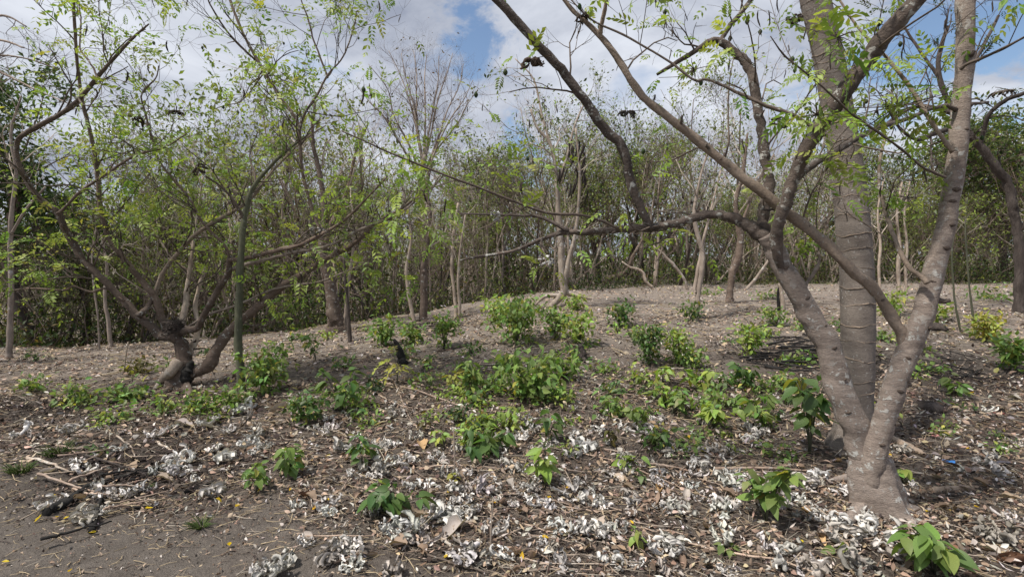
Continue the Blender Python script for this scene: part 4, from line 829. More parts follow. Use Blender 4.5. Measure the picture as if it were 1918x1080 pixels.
pole('crooked_branch', 'pale crooked dead branch lying behind the clearing right of the mound', 'dead branch', M_PALE, [(1222, 538, 6), (1210, 527, 6), (1205, 512, 6), (1195, 504, 5), (1180, 500, 4), (1165, 490, 3)], dG(1222, 540))
# dead split post
bp = G(1464, 588); dp = float((bp - CAM) @ FWD); tp_ = thing('split_post', 'short broken trunk, pale on one side and charred on the other, behind the leaning stem', 'stump', bp)
for nm, m_, pix in (('pale_side', M_PALE, [(1466, 592, 11), (1466, 570, 10), (1464, 550, 9), (1460, 530, 5)]), ('charred_side', M_CHAR, [(1459, 592, 6), (1458, 570, 6), (1457, 550, 5), (1458, 538, 2)])):
    p, r = limb_path(pix, dp, dp); obj(nm, limb_mesh(nm, p, r, m_, bp, 9, 0.1), tp_)

# bare fan-shaped tree above the wood
bf = np.array([18 * (795 - CX) / F_PX, 18.0, float(H(18 * (795 - CX) / F_PX, 18.0))])
tf_ = thing('bare_fan_tree', 'tall leafless tree with a fan of fine twigs against the sky', 'tree', bf)
fan = [('trunk', M_SCRUB, 18, 18, [(798, 560, 17), (796, 480, 15), (792, 400, 13), (790, 340, 12), (795, 290, 9)], 0, 0.04)]
for x2, y2, xm, ym, st in ((668, 160, 725, 225, 320), (690, 120, 735, 215, 330), (728, 95, 760, 180, 300), (752, 100, 772, 190, 290), (775, 95, 784, 180, 290), (800, 100, 797, 180, 290), (822, 105, 810, 190, 290), (848, 100, 826, 185, 300), (868, 120, 838, 205, 310), (886, 150, 845, 225, 330), (897, 165, 850, 235, 335), (705, 200, 745, 260, 340)):
    fan.append(('limb', M_SCRUB, 18, 18 + rng.normal(0, 0.8), [(793, st + 20, 5), ((793 + xm) / 2 + rng.normal(0, 5), (st + ym) / 2 + 6, 3.6), (xm + rng.normal(0, 4), ym, 2.6), ((xm + x2) / 2 + rng.normal(0, 5), (ym + y2) / 2, 1.9), (x2, y2, 1.0)], 3.4, 0.10))
rf = limbs_tree(tf_, bf, fan); lvf = twigs_of(rf[1:], bf, tf_, M_TW_D, 1.1, 0.7, 3, 0.22, 0.010, 0.4, 3, ang=0.55)
e_, d_ = ends_of(lvf[2], 0.12); mb = MB(); leaf_cloud(mb, e_, d_, 1, 0.12, [(0.12, 0.08, 0.04), (0.07, 0.06, 0.03)], 0.05); o = obj('crown', mb.build('crown', M_LEAFA, bf), tf_); o['kind'] = 'stuff'
# bare branches entering at the top left
bl = np.array([7.4 * (-420 - CX) / F_PX, 7.4, float(H(7.4 * (-420 - CX) / F_PX, 7.4))])
tl = thing('bare_tree', 'leafless tree just outside the left edge, its knobbly twigs against the sky', 'tree', bl)
rl = limbs_tree(tl, bl, [('trunk', M_SCRUB, 7.4, 7.4, [(-420, 690, 40), (-400, 480, 32), (-360, 320, 26), (-330, 200, 20), (-300, 80, 14)], 0, .04)] + [('limb', M_SCRUB, 7.4, 7.2, pix, 3.0, 0.1) for pix in
  ([(-345, 260, 14), (-150, 190, 9), (-40, 120, 6), (0, 105, 4), (50, 110, 3), (110, 130, 2)], [(-325, 180, 14), (-150, 90, 9), (-30, 40, 5), (10, 30, 4), (50, 50, 2)], [(-350, 300, 14), (-180, 200, 9), (-60, 115, 6), (0, 135, 5), (60, 165, 3), (130, 195, 2)], [(-330, 200, 12), (-120, 60, 8), (0, 75, 4), (45, 90, 3)])])
twigs_of(rl[1:], bl, tl, M_TW_D, 0.5, 0.28, 3, 0.05, 0.008, 0.15, 2, tmin=0.5)

# ------------------------------------------------------------------ thicket of undergrowth below the trees: nobody could count it
def thicket():
    mb = MB(); st = MB(); cs = []
    for k in range(2100):
        px = rng.uniform(-330, 2280); e_ = float(np.interp(px, EDGE_PX, EDGE_D)); dd_ = e_ + 0.5 + 10 * rng.random() ** 1.5
        cs.append((dd_ * (px - CX) / F_PX, dd_, px))
    for x, y, px in cs:
        hmax = (2.2 if px < 1000 else 1.5 if px < 1600 else 2.0) * (0.55 + 0.45 * math.sin(px * 0.021 + y) * math.sin(px * 0.0083 + 2) + 0.25 * rng.random())
        zc = hmax * rng.random() ** 1.4 * (0.5 + 0.5 * S((y - float(edge_of(x, y))) / 2.0)); n = int(rng.integers(25, 70)); z0 = float(H(x, y))
        c = np.array([x, y, z0 + zc]); p = c + rng.normal(0, 1, (n, 3)) * np.array([0.35, 0.3, 0.26]); p[:, 2] = np.maximum(p[:, 2], z0 + 0.03)
        pal = np.array([DKGRN, OLIVE[:3], [(0.11, 0.12, 0.03), (0.16, 0.12, 0.04), (0.09, 0.065, 0.035)]][rng.choice(3, p=[0.50, 0.24, 0.26])])
        C = pal[rng.integers(0, len(pal), n)] * rng.uniform(0.45, 1.2, (n, 1)) * rng.uniform(0.6, 1.15)
        d = norm(rng.normal(0, 1, (n, 3)) + np.array([0, -0.2, -0.2]))
        stamp(mb, *LEAF_S, p, frames(d, rng.normal(0, 0.9, n)), rng.uniform(0.04, 0.10, n) * rng.choice([1, 1, 1.5]), C)
    n = 1700; q = rng.integers(0, len(cs), n); x = np.array([c[0] for c in cs])[q] + rng.normal(0, 0.5, n); y = np.array([c[1] for c in cs])[q] + rng.normal(0, 0.3, n)
    p = np.stack([x, y, H(x, y) - 0.02], 1); d = norm(rng.normal(0, 0.35, (n, 3)) + np.array([0, 0, 1.0])); L = rng.uniform(0.8, 3.2, n); pts = [p]
    for k in range(5): d = norm(d + rng.normal(0, 0.16, (n, 3))); p = p + d * (L / 5)[:, None]; pts.append(p)
    st.add(*tubes(np.stack(pts, 1), rng.uniform(0.004, 0.016, n)[:, None] * np.linspace(1, 0.4, 6)[None], 4))
    t = obj('thicket', mb.build('thicket', M_LEAFA)); tag(t, 'dense leafy undergrowth filling the wood behind the clearing', 'undergrowth', kind='stuff')
    s_ = obj('stems', st.build('stems', M_TW_D, col=False), t); s_['kind'] = 'stuff'
    mb = MB()
    for k in range(1300):
        px = rng.uniform(-500, 2450); dd_ = rng.uniform(25, 40); x = dd_ * (px - CX) / F_PX; z0 = float(H(x, dd_)); n = 60
        c = np.array([x, dd_, z0 + rng.uniform(0, 5.2) * (0.75 + 0.25 * math.sin(px * 0.011) * math.sin(px * 0.0037 + 1))]); p = c + rng.normal(0, 1, (n, 3)) * np.array([1.0, 0.9, 0.6]); p[:, 2] = np.maximum(p[:, 2], z0)
        pal = np.array(DKGRN + OLIVE[:2]); C = pal[rng.integers(0, len(pal), n)] * rng.uniform(0.6, 1.3, (n, 1))
        stamp(mb, *LEAF_S, p, frames(norm(rng.normal(0, 1, (n, 3))), None), rng.uniform(0.2, 0.42, n), C)
    tag(obj('far_wood', mb.build('far_wood', M_LEAFA)), 'distant green wood closing the view behind the scrub trees', 'wood', kind='stuff')
thicket()

LAND = [(1640, 955, 'the forked tree base'), (1432, 980, 'the broad-leaved plant by the forked tree'), (1748, 1060, 'the plant at the bottom right corner'), (1516, 852, 'the sapling against the leaning stem'), (738, 965, 'the dark drooping plant'), (678, 876, 'the small dark plant'), (1020, 905, 'the light yellow-green plant'), (915, 852, 'the wide low dark plant'), (543, 893, 'the bushy plant on bare soil'), (640, 772, 'the hanging-leaved plant'), (453, 738, 'the slim dark stem'), (336, 727, 'the left tree base'), (755, 682, 'the charred stump'), (968, 645, 'the largest bush'), (1000, 748, 'the broad centre bush'), (1214, 683, 'the tall dark bush'), (1402, 664, 'the bright domed bush'), (1338, 805, 'the bright pointed-leaved plant'), (885, 748, 'the green and yellow plant'), (1848, 640, 'the yellow-green bush at the right'), (1778, 870, 'the blue plastic scrap'), (150, 930, 'the charred log'), (525, 768, 'the large pale bark flake'), (1235, 880, 'the short thick pinkish stick'), (1130, 990, 'the long dark stick'), (60, 735, 'the small plant near the left edge'), (860, 1000, 'the pale broken stick'), (378, 992, 'the short grass tuft on bare soil'), (1600, 740, 'the pillar trunk'), (1400, 1042, 'the long brown foreground stick'), (590, 680, 'the plant behind the slim stem'), (1880, 1050, 'the reddish dead leaf'), (640, 1012, 'the thin reddish straw'), (1145, 775, 'the low spreading centre-right plant')]
def near(px, py):
    x, y, nm = min(LAND, key=lambda l: (l[0] - px) ** 2 + 4 * (l[1] - py) ** 2); dx, dy = px - x, py - y
    return (('right of ' if dx > 0 else 'left of ') if abs(dx) > 1.6 * abs(dy) else ('in front of ' if dy > 0 else 'behind ')) + nm
# ------------------------------------------------------------------ plants on the clearing floor
def leaf_obj_mesh(w_, fold, droop, seg=5, wave=0.0):
    v, f = used(*leaf_t(1, w_, seg, fold, droop, wave=wave)); b = MB(); b.add(v, f); return b.build('leaf', M_LEAFO)
BROAD = [leaf_obj_mesh(0.62, 0.25, 0.25), leaf_obj_mesh(0.7, 0.15, 0.4, 5, 0.02), leaf_obj_mesh(0.55, 0.35, 0.15), leaf_obj_mesh(0.66, 0.3, 0.55)]
C_DARK, C_MID, C_LIME, C_YEL = (0.09, 0.15, 0.048), (0.155, 0.235, 0.068), (0.24, 0.33, 0.08), (0.33, 0.34, 0.08)
def plant(px, py, hpx, wpx, kind, label, color, n=None, name=None, leaf_px=None, group=None):
    b = G(px, py); d = float((b - CAM) @ FWD); h, wd = hpx * d / F_PX, wpx * d / F_PX
    nm = name or {'broad': 'broadleaf_plant', 'bush': 'bush', 'low': 'ground_plant', 'grass': 'grass_tuft', 'pin': 'seedling'}[kind]
    t = thing(nm, label, {'broad': 'plant', 'bush': 'shrub', 'low': 'plant', 'grass': 'grass', 'pin': 'seedling'}[kind], b, group)
    K = 6
    ns = {'broad': 3, 'bush': 9, 'low': 10, 'grass': 0, 'pin': 2}[kind]
    if kind == 'broad' and wpx > 75: ns = 5
    if kind == 'grass':
        m_ = n or 60; a = rng.uniform(0, 6.28, m_); p0 = np.stack([np.cos(a) * wd * 0.3 * rng.random(m_), np.sin(a) * wd * 0.3 * rng.random(m_), 0 * a], 1)
        L = h * rng.uniform(0.5, 1.2, m_); d0 = norm(np.stack([np.cos(a) * 0.7, np.sin(a) * 0.7, np.ones(m_)], 1) + rng.normal(0, 0.2, (m_, 3))); pts = [p0]; p = p0
        for k in range(4): p = p + d0 * (L / 4)[:, None]; pts.append(p); d0 = norm(d0 + np.array([0, 0, -0.22]))
        mb = MB(); V, Fs = tubes(np.stack(pts, 1), 0.0035 * np.array([[1, 1, .8, .6, .2]]) * np.ones((m_, 1)), 3, False); mb.add(V, Fs, np.repeat(np.array([jit(color, 0.3) for _ in range(m_)]), 15, axis=0))
        o = obj('blades', mb.build('blades', M_LEAFA), t); o['kind'] = 'stuff'; return t
    pts = []; 
    for s_ in range(ns):
        a = rng.uniform(0, 6.28); rr = (wd / 2) * (rng.uniform(0.25, 1.25) if ns > 1 else 0.1); hh = h * rng.uniform(0.6, 1.0) if s_ else h * 0.95
        if kind == 'low': hh = h * rng.uniform(0.3, 0.9)
        tt = np.linspace(0, 1, K)[:, None]; off = np.array([math.cos(a) * rr, math.sin(a) * rr * 0.8, 0]); p = off * tt ** 1.3 + np.array([0, 0, hh]) * (1 - (1 - tt) ** 1.4) + rng.normal(0, 0.012 * h, (K, 3)) * tt
        p[0] = rng.normal(0, 0.008, 3); p[0, 2] = -0.01; pts.append(p)
    pts = np.array(pts); r0 = max(0.0025, 0.010 * h ** 0.5 * 0.8)
    mb = MB(); mb.add(*tubes(pts, r0 * np.linspace(1, 0.4, K)[None] * np.ones((ns, 1)), 5)); obj('stem', mb.build('stem', M_GREENST, col=False), t)
    rads = r0 * np.linspace(1, 0.4, K)[None] * np.ones((ns, 1))
    if kind in ('broad', 'pin'):
        m_ = n or (22 if ns == 3 else 34); lp = leaf_px or 30
        L = lp * d / F_PX
        for k in range(m_):
            s_ = k % ns; tt = min(1.0, 0.3 + 0.7 * ((k // ns) + 0.5) / max(1, m_ // ns)); q, T, _ = along(pts, rads, np.array([s_]), np.array([tt])); q = q[0]
            a = 2.4 * k + rng.normal(0, 0.4); dr = norm(np.array([math.cos(a), math.sin(a), rng.normal(-0.35, 0.3)]))
            pet = q + np.array([dr[0], dr[1], 0.15]) * L * 0.3
            if kind == 'pin': obj('leaf', PIN[rng.integers(len(PIN))], t, q, q_of(frames((dr + np.array([0, 0, 0.5]))[None], None)[0]), L * 1.6 * rng.uniform(0.8, 1.2), jit(color, 0.2))
            else: obj('leaf', BROAD[rng.integers(4)], t, pet, q_of(frames(dr[None], rng.normal(0, 0.45, 1))[0]), L * rng.uniform(0.45, 1.3), jit(C_YEL if rng.random() < 0.07 else color, 0.3))
    else:
        m_ = n or int(np.clip(wpx * hpx / 9, 120, 900)); L = (leaf_px or 13) * d / F_PX
        s_ = rng.integers(0, ns, m_); q, T, _ = along(pts, rads, s_, rng.uniform(0.08, 1, m_) ** 0.8)
        sg = max(wd * 0.15, L * 0.9); q = q + rng.normal(0, 1, (m_, 3)) * np.array([sg, sg, sg * 0.7]); q[:, 2] = np.maximum(q[:, 2], 0.02)
        dr = norm(np.stack([q[:, 0], q[:, 1], 0 * q[:, 0]], 1) / max(wd, .1) + rng.normal(0, 0.7, (m_, 3)) + np.array([0, 0, -0.1]))
        C = np.array([jit(C_YEL if rng.random() < 0.08 else color, 0.35) for _ in range(m_)])
        mb = MB(); stamp(mb, *LEAF_M, q, frames(dr, rng.normal(0, 0.6, m_)), L * rng.uniform(0.6, 1.35, m_), C)
        o = obj('foliage', mb.build('foliage', M_LEAFA), t); o['kind'] = 'stuff'
    return t
PL = [
 (1748, 1078, 100, 105, 'broad', 'green plant with large oval leaves at the bottom right corner', C_MID, 34, 46),
 (1432, 980, 120, 125, 'broad', 'dark green broad-leaved plant on the litter left of the forked tree base', C_MID, 46, 34),
 (1516, 852, 165, 85, 'broad', 'tall dark broad-leaved sapling growing against the leaning stem', C_DARK, 40, 36),
 (738, 965, 66, 95, 'broad', 'dark drooping-leaved plant beside a big tan dead leaf', C_DARK, 30, 36),
 (678, 876, 62, 38, 'broad', 'small dark green drooping plant at the left of the white curled leaves', C_DARK, 18, 28),
 (1020, 905, 72, 55, 'broad', 'light yellow-green plant with pointed leaves in the middle foreground', C_LIME, 20, 28),
 (915, 852, 48, 105, 'broad', 'wide low dark green plant left of the light green plant', C_DARK, 28, 27),
 (1026, 828, 62, 36, 'broad', 'dark upright plant just behind the light green one', C_DARK, 16, 25),
 (884, 848, 62, 26, 'broad', 'slim dark plant at the left end of the wide low plant', C_DARK, 14, 24),
 (543, 893, 66, 62, 'broad', 'bushy green plant on the bare soil left of the middle', C_MID, 34, 24),
 (482, 922, 58, 40, 'broad', 'small green plant just left of the bushy one on bare soil', C_MID, 20, 22),
 (640, 772, 85, 75, 'broad', 'dark green plant with hanging leaves right of the slim stem', C_DARK, 36, 24),
 (572, 793, 58, 58, 'bush', 'dense dark small-leaved bush below the slim dark stem', C_DARK, 420, 12),
 (492, 738, 78, 95, 'bush', 'green bush at the foot of the slim dark stem', C_MID, 700, 12),
 (440, 765, 40, 90, 'low', 'low green growth between the left tree and the slim stem', C_MID, 420, 12),
 (716, 648, 52, 60, 'bush', 'green bush behind the charred stump', C_MID, 420, 10),
 (770, 645, 40, 45, 'bush', 'small green bush right of the charred stump', C_MID, 260, 10),
 (832, 652, 66, 52, 'bush', 'leafy green bush left of the big bush on the mound', C_MID, 420, 10),
 (968, 645, 92, 115, 'bush', 'largest dense green bush at the middle of the mound', C_MID, 1100, 11),
 (935, 600, 42, 80, 'bush', 'light green bush at the top of the mound', C_LIME, 500, 9),
 (1040, 635, 60, 60, 'bush', 'green bush just right of the largest bush', C_MID, 420, 10),
 (1086, 648, 66, 46, 'bush', 'light green bush above the second charred stump', C_LIME, 380, 11),
 (1076, 582, 32, 44, 'bush', 'bright green bush by the pale trunk with bare roots', C_LIME, 300, 8),
 (1160, 612, 46, 52, 'bush', 'round dark green bush standing on the bare tan ground', C_DARK, 420, 9),
 (1214, 683, 76, 62, 'bush', 'tall dark green bush right of centre', C_DARK, 640, 10),
 (1270, 682, 72, 52, 'bush', 'yellowish green bush right of the tall dark bush', C_LIME, 460, 10),
 (1300, 690, 40, 45, 'bush', 'low green bush in front of the thin double trunk', C_MID, 260, 10),
 (1296, 603, 40, 42, 'bush', 'small dark bush at the foot of the thin double trunk', C_DARK, 260, 8),
 (1402, 664, 56, 66, 'bush', 'bright green domed bush beside burnt sticks', C_LIME, 620, 9),
 (1455, 608, 32, 56, 'bush', 'small green bush in front of the split post', C_MID, 300, 8),
 (1500, 618, 26, 40, 'low', 'low green plant left of the leaning stem, far back', C_MID, 160, 8),
 (882, 748, 74, 62, 'broad', 'green and yellow leaved plant in the middle of the clearing', C_MID, 36, 20),
 (855, 735, 40, 36, 'broad', 'yellowing small plant left of the green and yellow one', C_YEL, 18, 17),
 (1000, 748, 82, 120, 'bush', 'broad green bush in the centre of the clearing', C_MID, 620, 17),
 (1055, 712, 50, 60, 'bush', 'green bush right behind the broad centre bush', C_MID, 260, 14),
 (950, 695, 40, 50, 'low', 'low green plant left behind the broad centre bush', C_MID, 200, 11),
 (1310, 733, 42, 62, 'broad', 'light green broad-leaved plant right of centre', C_LIME, 26, 21),
 (1240, 720, 36, 40, 'broad', 'pale green plant left of the light green broad-leaved one', C_LIME, 18, 18),
 (1395, 728, 50, 80, 'broad', 'dark green plant with rounded leaves below the burnt sticks', C_DARK, 32, 21),
 (1258, 778, 46, 72, 'broad', 'green broad-leaved plant in the right middle of the clearing', C_MID, 26, 22),
 (1338, 805, 52, 80, 'broad', 'bright green plant with pointed leaves over pale dead leaves', C_LIME, 28, 26),
 (1200, 800, 42, 64, 'broad', 'mid green plant at the right of the middle', C_MID, 22, 20),
 (1146, 775, 36, 60, 'low', 'low spreading green plant right of the centre bush', C_MID, 180, 14),
 (1430, 800, 58, 84, 'broad', 'green plant with large leaves left of the sapling', C_MID, 30, 25),
 (1380, 770, 36, 60, 'broad', 'low green plant behind the bright pointed-leaved one', C_MID, 20, 20),
 (1848, 640, 52, 66, 'bush', 'yellow-green bush at the right of the clearing', C_YEL, 480, 10),
 (1902, 695, 64, 60, 'bush', 'green bush at the right edge', C_MID, 420, 14),
 (1790, 742, 34, 66, 'broad', 'low green plant among dead leaves right of the thick stem', C_MID, 20, 20),
 (1745, 700, 26, 40, 'low', 'small green plant right behind the thick stem', C_MID, 140, 11),
 (1662, 592, 44, 48, 'bush', 'light green bush seen between pillar trunk and thick stem', C_LIME, 300, 10),
 (1755, 600, 30, 50, 'bush', 'light green bush right behind the thick stem', C_LIME, 260, 9),
 (1690, 906, 30, 36, 'broad', 'tiny green sprout at the right foot of the forked tree', C_LIME, 9, 20),
 (246, 750, 34, 92, 'low', 'low light green plants left of the many-stemmed tree base', C_MID, 480, 13),
 (140, 756, 28, 70, 'low', 'low green patch left on the dark soil', C_MID, 300, 12),
 (60, 735, 36, 40, 'low', 'small green plant near the left edge', C_MID, 160, 11),
 (262, 700, 30, 60, 'low', 'reddish green low plants behind the left tree base', (0.09, 0.085, 0.025), 220, 10),
 (215, 790, 26, 80, 'low', 'sparse low green plants in front of the left tree', C_MID, 240, 12),
 (372, 778, 44, 64, 'low', 'green low plants right in front of the left tree base', C_MID, 300, 12),
 (300, 775, 30, 60, 'low', 'small green plants below the left tree base', C_MID, 200, 11),
 (36, 885, 26, 62, 'grass', 'grass tuft on the bare ground at the left edge', (0.08, 0.12, 0.03), 70, 0),
 (112, 852, 30, 60, 'grass', 'grass tuft behind the burnt sticks at the left', (0.09, 0.13, 0.035), 70, 0),
 (378, 992, 30, 26, 'grass', 'short grass tuft on the bare soil in the left foreground', (0.09, 0.13, 0.035), 45, 0),
 (268, 920, 16, 40, 'grass', 'tiny grass tuft below the burnt sticks', (0.08, 0.11, 0.03), 30, 0),
 (745, 722, 62, 32, 'pin', 'yellowish feathery seedling left of centre', C_YEL, 8, 18),
 (592, 680, 56, 42, 'broad', 'green plant on tan ground behind the slim stem', C_MID, 26, 15),
 (532, 680, 46, 34, 'broad', 'smaller green plant on tan ground right of the slim stem', C_MID, 20, 14),
 (512, 705, 40, 40, 'bush', 'green bush close behind the slim dark stem', C_MID, 200, 10),
 (820, 838, 34, 36, 'broad', 'small light green sprout amid white curled leaves', C_LIME, 12, 19),
 (1176, 876, 26, 52, 'broad', 'low light green sprout beside a reddish stick', C_LIME, 11, 22),
 (1238, 842, 40, 32, 'broad', 'small dark sprout with round leaves right of the middle', C_DARK, 11, 20),
 (1146, 838, 36, 34, 'broad', 'thin reddish green sprout right of the dark upright plant', (0.09, 0.085, 0.03), 12, 14),
 (852, 905, 22, 28, 'broad', 'tiny yellow-green sprout on brown litter', C_YEL, 7, 17),
 (1196, 905, 26, 26, 'broad', 'tiny dark green sprout under the long stick', C_DARK, 7, 15),
 (1200, 1030, 40, 34, 'broad', 'small yellow-green sprout at the bottom middle', C_LIME, 9, 20),
 (1360, 1040, 26, 36, 'broad', 'tiny green sprout in front of the broad-leaved plant', C_MID, 8, 18),
 (1580, 1040, 14, 40, 'broad', 'green leaf sprout lying by the forked tree base', C_LIME, 4, 30),
 (795, 812, 50, 26, 'broad', 'thin red-stemmed sprout left of centre', (0.08, 0.06, 0.025), 10, 14),
 (1130, 700, 30, 50, 'low', 'low green plant between the charred stump and the tall dark bush', C_MID, 160, 10),
 (870, 700, 30, 46, 'low', 'small green plant behind the green and yellow one', C_MID, 140, 10),
 (690, 800, 30, 40, 'low', 'low green sprigs right of the hanging-leaved plant', C_MID, 120, 11),
 (700, 735, 36, 40, 'low', 'bluish green sprigs beside the yellowish seedling', (0.05, 0.085, 0.04), 180, 10),
 (860, 790, 34, 40, 'low', 'bluish green feathery sprigs in the middle of the litter', (0.05, 0.085, 0.035), 220, 10),
 (1440, 560, 18, 60, 'low', 'low grass-green growth at the back beside the brown leaning trunk', C_MID, 160, 7),
 (1320, 552, 16, 60, 'low', 'low green growth at the back of the tan ground', C_MID, 160, 7),
 (1870, 560, 20, 100, 'low', 'low green growth at the back right of the clearing', C_MID, 260, 8),
 (1470, 860, 26, 60, 'low', 'low green sprigs between sapling and broad-leaved plant', C_MID, 140, 13),
 (1290, 840, 22, 50, 'low', 'small sprigs among pale dead leaves right of the middle', C_MID, 100, 12),
]
for px, py, h_, w_, kd, lab, c, n_, lp in PL:
    if kd == 'broad': n_, lp = int(n_ * 1.8), lp * 0.86
    elif kd in ('bush', 'low'): n_, lp = int(n_ * (0.62 if kd == 'bush' else 0.5)), lp * 1.02
    plant(px, py, h_, w_, kd, lab, c, n_ or None, None, lp or None)
# looser low growth that runs together through the middle and the right
k = 0
while k < 44:
    px, py = rng.normal(1150, 320), rng.normal(745, 65)
    if not 560 < px < 1540 or py < np.interp(px, [0, 600, 900, 1100, 1900], [670, 640, 620, 600, 600]) or py > 850: continue
    z_ = near(px, py)
    kd = ('low', 'broad', 'low', 'bush')[k % 4]; f_ = (py - 480) / 260
    plant(px, py, rng.uniform(18, 42) * f_, rng.uniform(35, 85) * f_, kd, f'ragged low green seedling {z_}', [C_MID, C_LIME, C_MID, C_DARK][rng.integers(4)], 22 if kd == 'broad' else int(90 * f_), 'seedling', (13 if kd == 'broad' else 10) * (0.6 + f_ * 0.5), f'ragged seedlings {z_}'); k += 1
# further small sprouts
k = 0
while k < 70:
    px, py = rng.uniform(60, 1900), rng.uniform(600, 860)
    if py < np.interp(px, [0, 600, 900, 1100, 1900], [670, 625, 600, 575, 575]): continue
    z_ = near(px, py)
    plant(px, py, rng.uniform(10, 24), rng.uniform(16, 34), 'low', f'tiny green sprout {z_}', [C_MID, C_LIME, C_DARK][k % 3], 36, 'sprout', 9, f'tiny sprouts {z_}'); k += 1

# ------------------------------------------------------------------ curled ash-white dead leaves
M_ASHL = leafmat('curled_dead_leaf', 'obj', 0.05, 0.95, 0.3, 0.05)
def curled(seed, lobes, tight):
    r = np.random.default_rng(seed); b = MB()
    for k in range(lobes):
        a = 2 * math.pi * k / lobes + r.normal(0, 0.4); L = r.uniform(0.9, 1.7); n = 12; u = np.linspace(0, 1, n)
        turn = tight * r.uniform(0.6, 1.3) * r.choice([1, 1, -0.6]); side = r.normal(0, 2.2) * u ** 1.5; ds = L / (n - 1); hd = a + side
        ang = turn * u ** 1.4 * 0.8
        x = np.cumsum(np.cos(hd) * np.cos(ang)) * ds * 0.8 + 0.05 * math.cos(a); y = np.cumsum(np.sin(hd) * np.cos(ang)) * ds * 0.8 + 0.05 * math.sin(a)
        z = np.abs(np.cumsum(np.sin(ang)) * ds * 0.6) + 0.07 + r.uniform(-0.02, 0.10)
        pth = np.stack([x, y, z], 1) + r.normal(0, 0.012, (n, 3)); T = norm(np.gradient(pth, axis=0)); A = norm(np.cross(T, [0.01, 0.02, 1.0])); B = np.cross(A, T)
        tw = r.normal(0, 0.5) + np.cumsum(r.normal(0, 0.2, n)); A, B = np.cos(tw)[:, None] * A + np.sin(tw)[:, None] * B, np.cos(tw)[:, None] * B - np.sin(tw)[:, None] * A
        wd = r.uniform(0.085, 0.145) * np.sin(math.pi * (0.12 + 0.8 * u)) ** 0.6 * (1 + r.normal(0, 0.12, n)); V = []
        for q in (-1.9, -1.1, -0.35, 0.35, 1.1, 1.9):        # a strip rolled in at both edges
            V.append(pth + (wd * math.sin(q))[:, None] * A + (wd * (1 - math.cos(q)) * 0.75)[:, None] * B)
        V = np.stack(V, 1).reshape(-1, 3); i = (np.arange(n - 1)[:, None] * 6 + np.arange(5)[None]).ravel()
        V[:, 2] = np.maximum(V[:, 2], 0.0)
        b.add(V, np.stack([i, i + 1, i + 7, i + 6], 1), np.array((1, 1, 1)) * r.uniform(0.55, 1.15))
    st = np.array([[0, 0, 0.1], [0.25, 0.3, 0.12], [0.4, 0.75, 0.06], [0.5, 1.2, 0.03]]); b.add(*tubes(st[None], np.full((1, 4), 0.022), 4), np.array((0.7, 0.6, 0.5)))
    return b.build('curled_leaf', M_ASHL)
CURL = [curled(200 + q, [9, 10, 8, 11, 8, 9, 10, 8][q], [5.0, 6.0, 3.6, 6.4, 4.4, 5.2, 3.2, 6.8][q]) for q in range(8)]
def on_ground(px, py, me, name, s, color, label, cat, group, lift=0.0, tilt=0.25, sz=None):
    p = G(px, py); p[2] += lift
    q = Quaternion((0, 0, 1), rng.uniform(0, 6.28)) @ Quaternion((1, 0, 0), rng.normal(0, tilt))
    return tag(obj(name, me, None, p, q, sz or s, color), label, cat, group)
CL = [(288, 822), (470, 846), (440, 860), (420, 868), (400, 930), (690, 880), (655, 780), (610, 812), (590, 806), (745, 775), (735, 780), (640, 850), (480, 820), (360, 905), (345, 880), (700, 960), (690, 970), (745, 1000), (760, 1005), (665, 1035), (615, 1050), (640, 1040), (870, 1060), (890, 1050), (885, 920), (915, 918), (835, 968), (812, 962), (845, 975), (790, 913), (760, 865), (770, 870), (750, 860), (715, 875), (860, 838), (858, 848), (965, 828), (975, 818), (1000, 850), (1100, 836), (1098, 848), (1160, 856), (1070, 930), (1115, 948), (1185, 938), (1230, 895), (1120, 995), (1110, 1000), (1245, 1040), (1255, 1030), (1270, 970), (1240, 1075), (1305, 868), (1318, 882), (1330, 890), (1310, 880), (1295, 918), (1370, 908), (1535, 892), (1505, 915), (1515, 905), (1365, 958), (1355, 965), (1480, 955), (1530, 962), (1545, 975), (1360, 1020), (1440, 1030), (1480, 1040), (1510, 1068), (1525, 1075), (1585, 1025), (1615, 968), (1665, 1040), (1640, 1010), (1870, 1010), (1885, 1015), (1905, 990), (1895, 985), (1855, 1015), (1610, 1075), (1680, 855), (1690, 850), (1865, 898), (520, 1070), (505, 1075), (1030, 870), (1470, 1065), (90, 955), (100, 950), (160, 975), (175, 970), (230, 940), (250, 925), (200, 930), (150, 890), (300, 885), (330, 870), (130, 815), (70, 815), (40, 818), (225, 845), (390, 800), (435, 775), (460, 778), (545, 770), (1040, 800), (900, 790), (990, 800), (1220, 810), (1330, 845), (1345, 850), (1400, 830), (1420, 820), (1210, 815), (1580, 1000), (820, 950), (780, 1010)]
def curl_at(px, py, s):
    v = near(px, py)
    on_ground(px, py, CURL[rng.integers(8)], 'curled_leaf', s, jitg([(0.64, 0.615, 0.59), (0.58, 0.555, 0.53), (0.42, 0.385, 0.35), (0.68, 0.655, 0.63)][rng.integers(4)], 0.2), f'{"large" if s > 0.105 else "small" if s < 0.08 else "medium"} curled ash-grey dead leaf {v}', 'dead leaf', f'curled dead leaves {v}', -0.004, 0.35)
for px, py in CL: curl_at(px + rng.normal(0, 3), py + rng.normal(0, 3), rng.uniform(0.085, 0.155))
k = 0
while k < 175:
    px, py = rng.normal(980, 380), 760 + 330 * rng.random()
    if not 0 < px < 1918 or (py > 1000 - 0.05 * px and px < 450) or (1480 < px < 1720 and py < 900): continue
    if rng.random() > 0.25 + 0.75 * math.exp(-((py - 850) / 90) ** 2) : continue
    curl_at(px, py, rng.uniform(0.055, 0.115)); k += 1

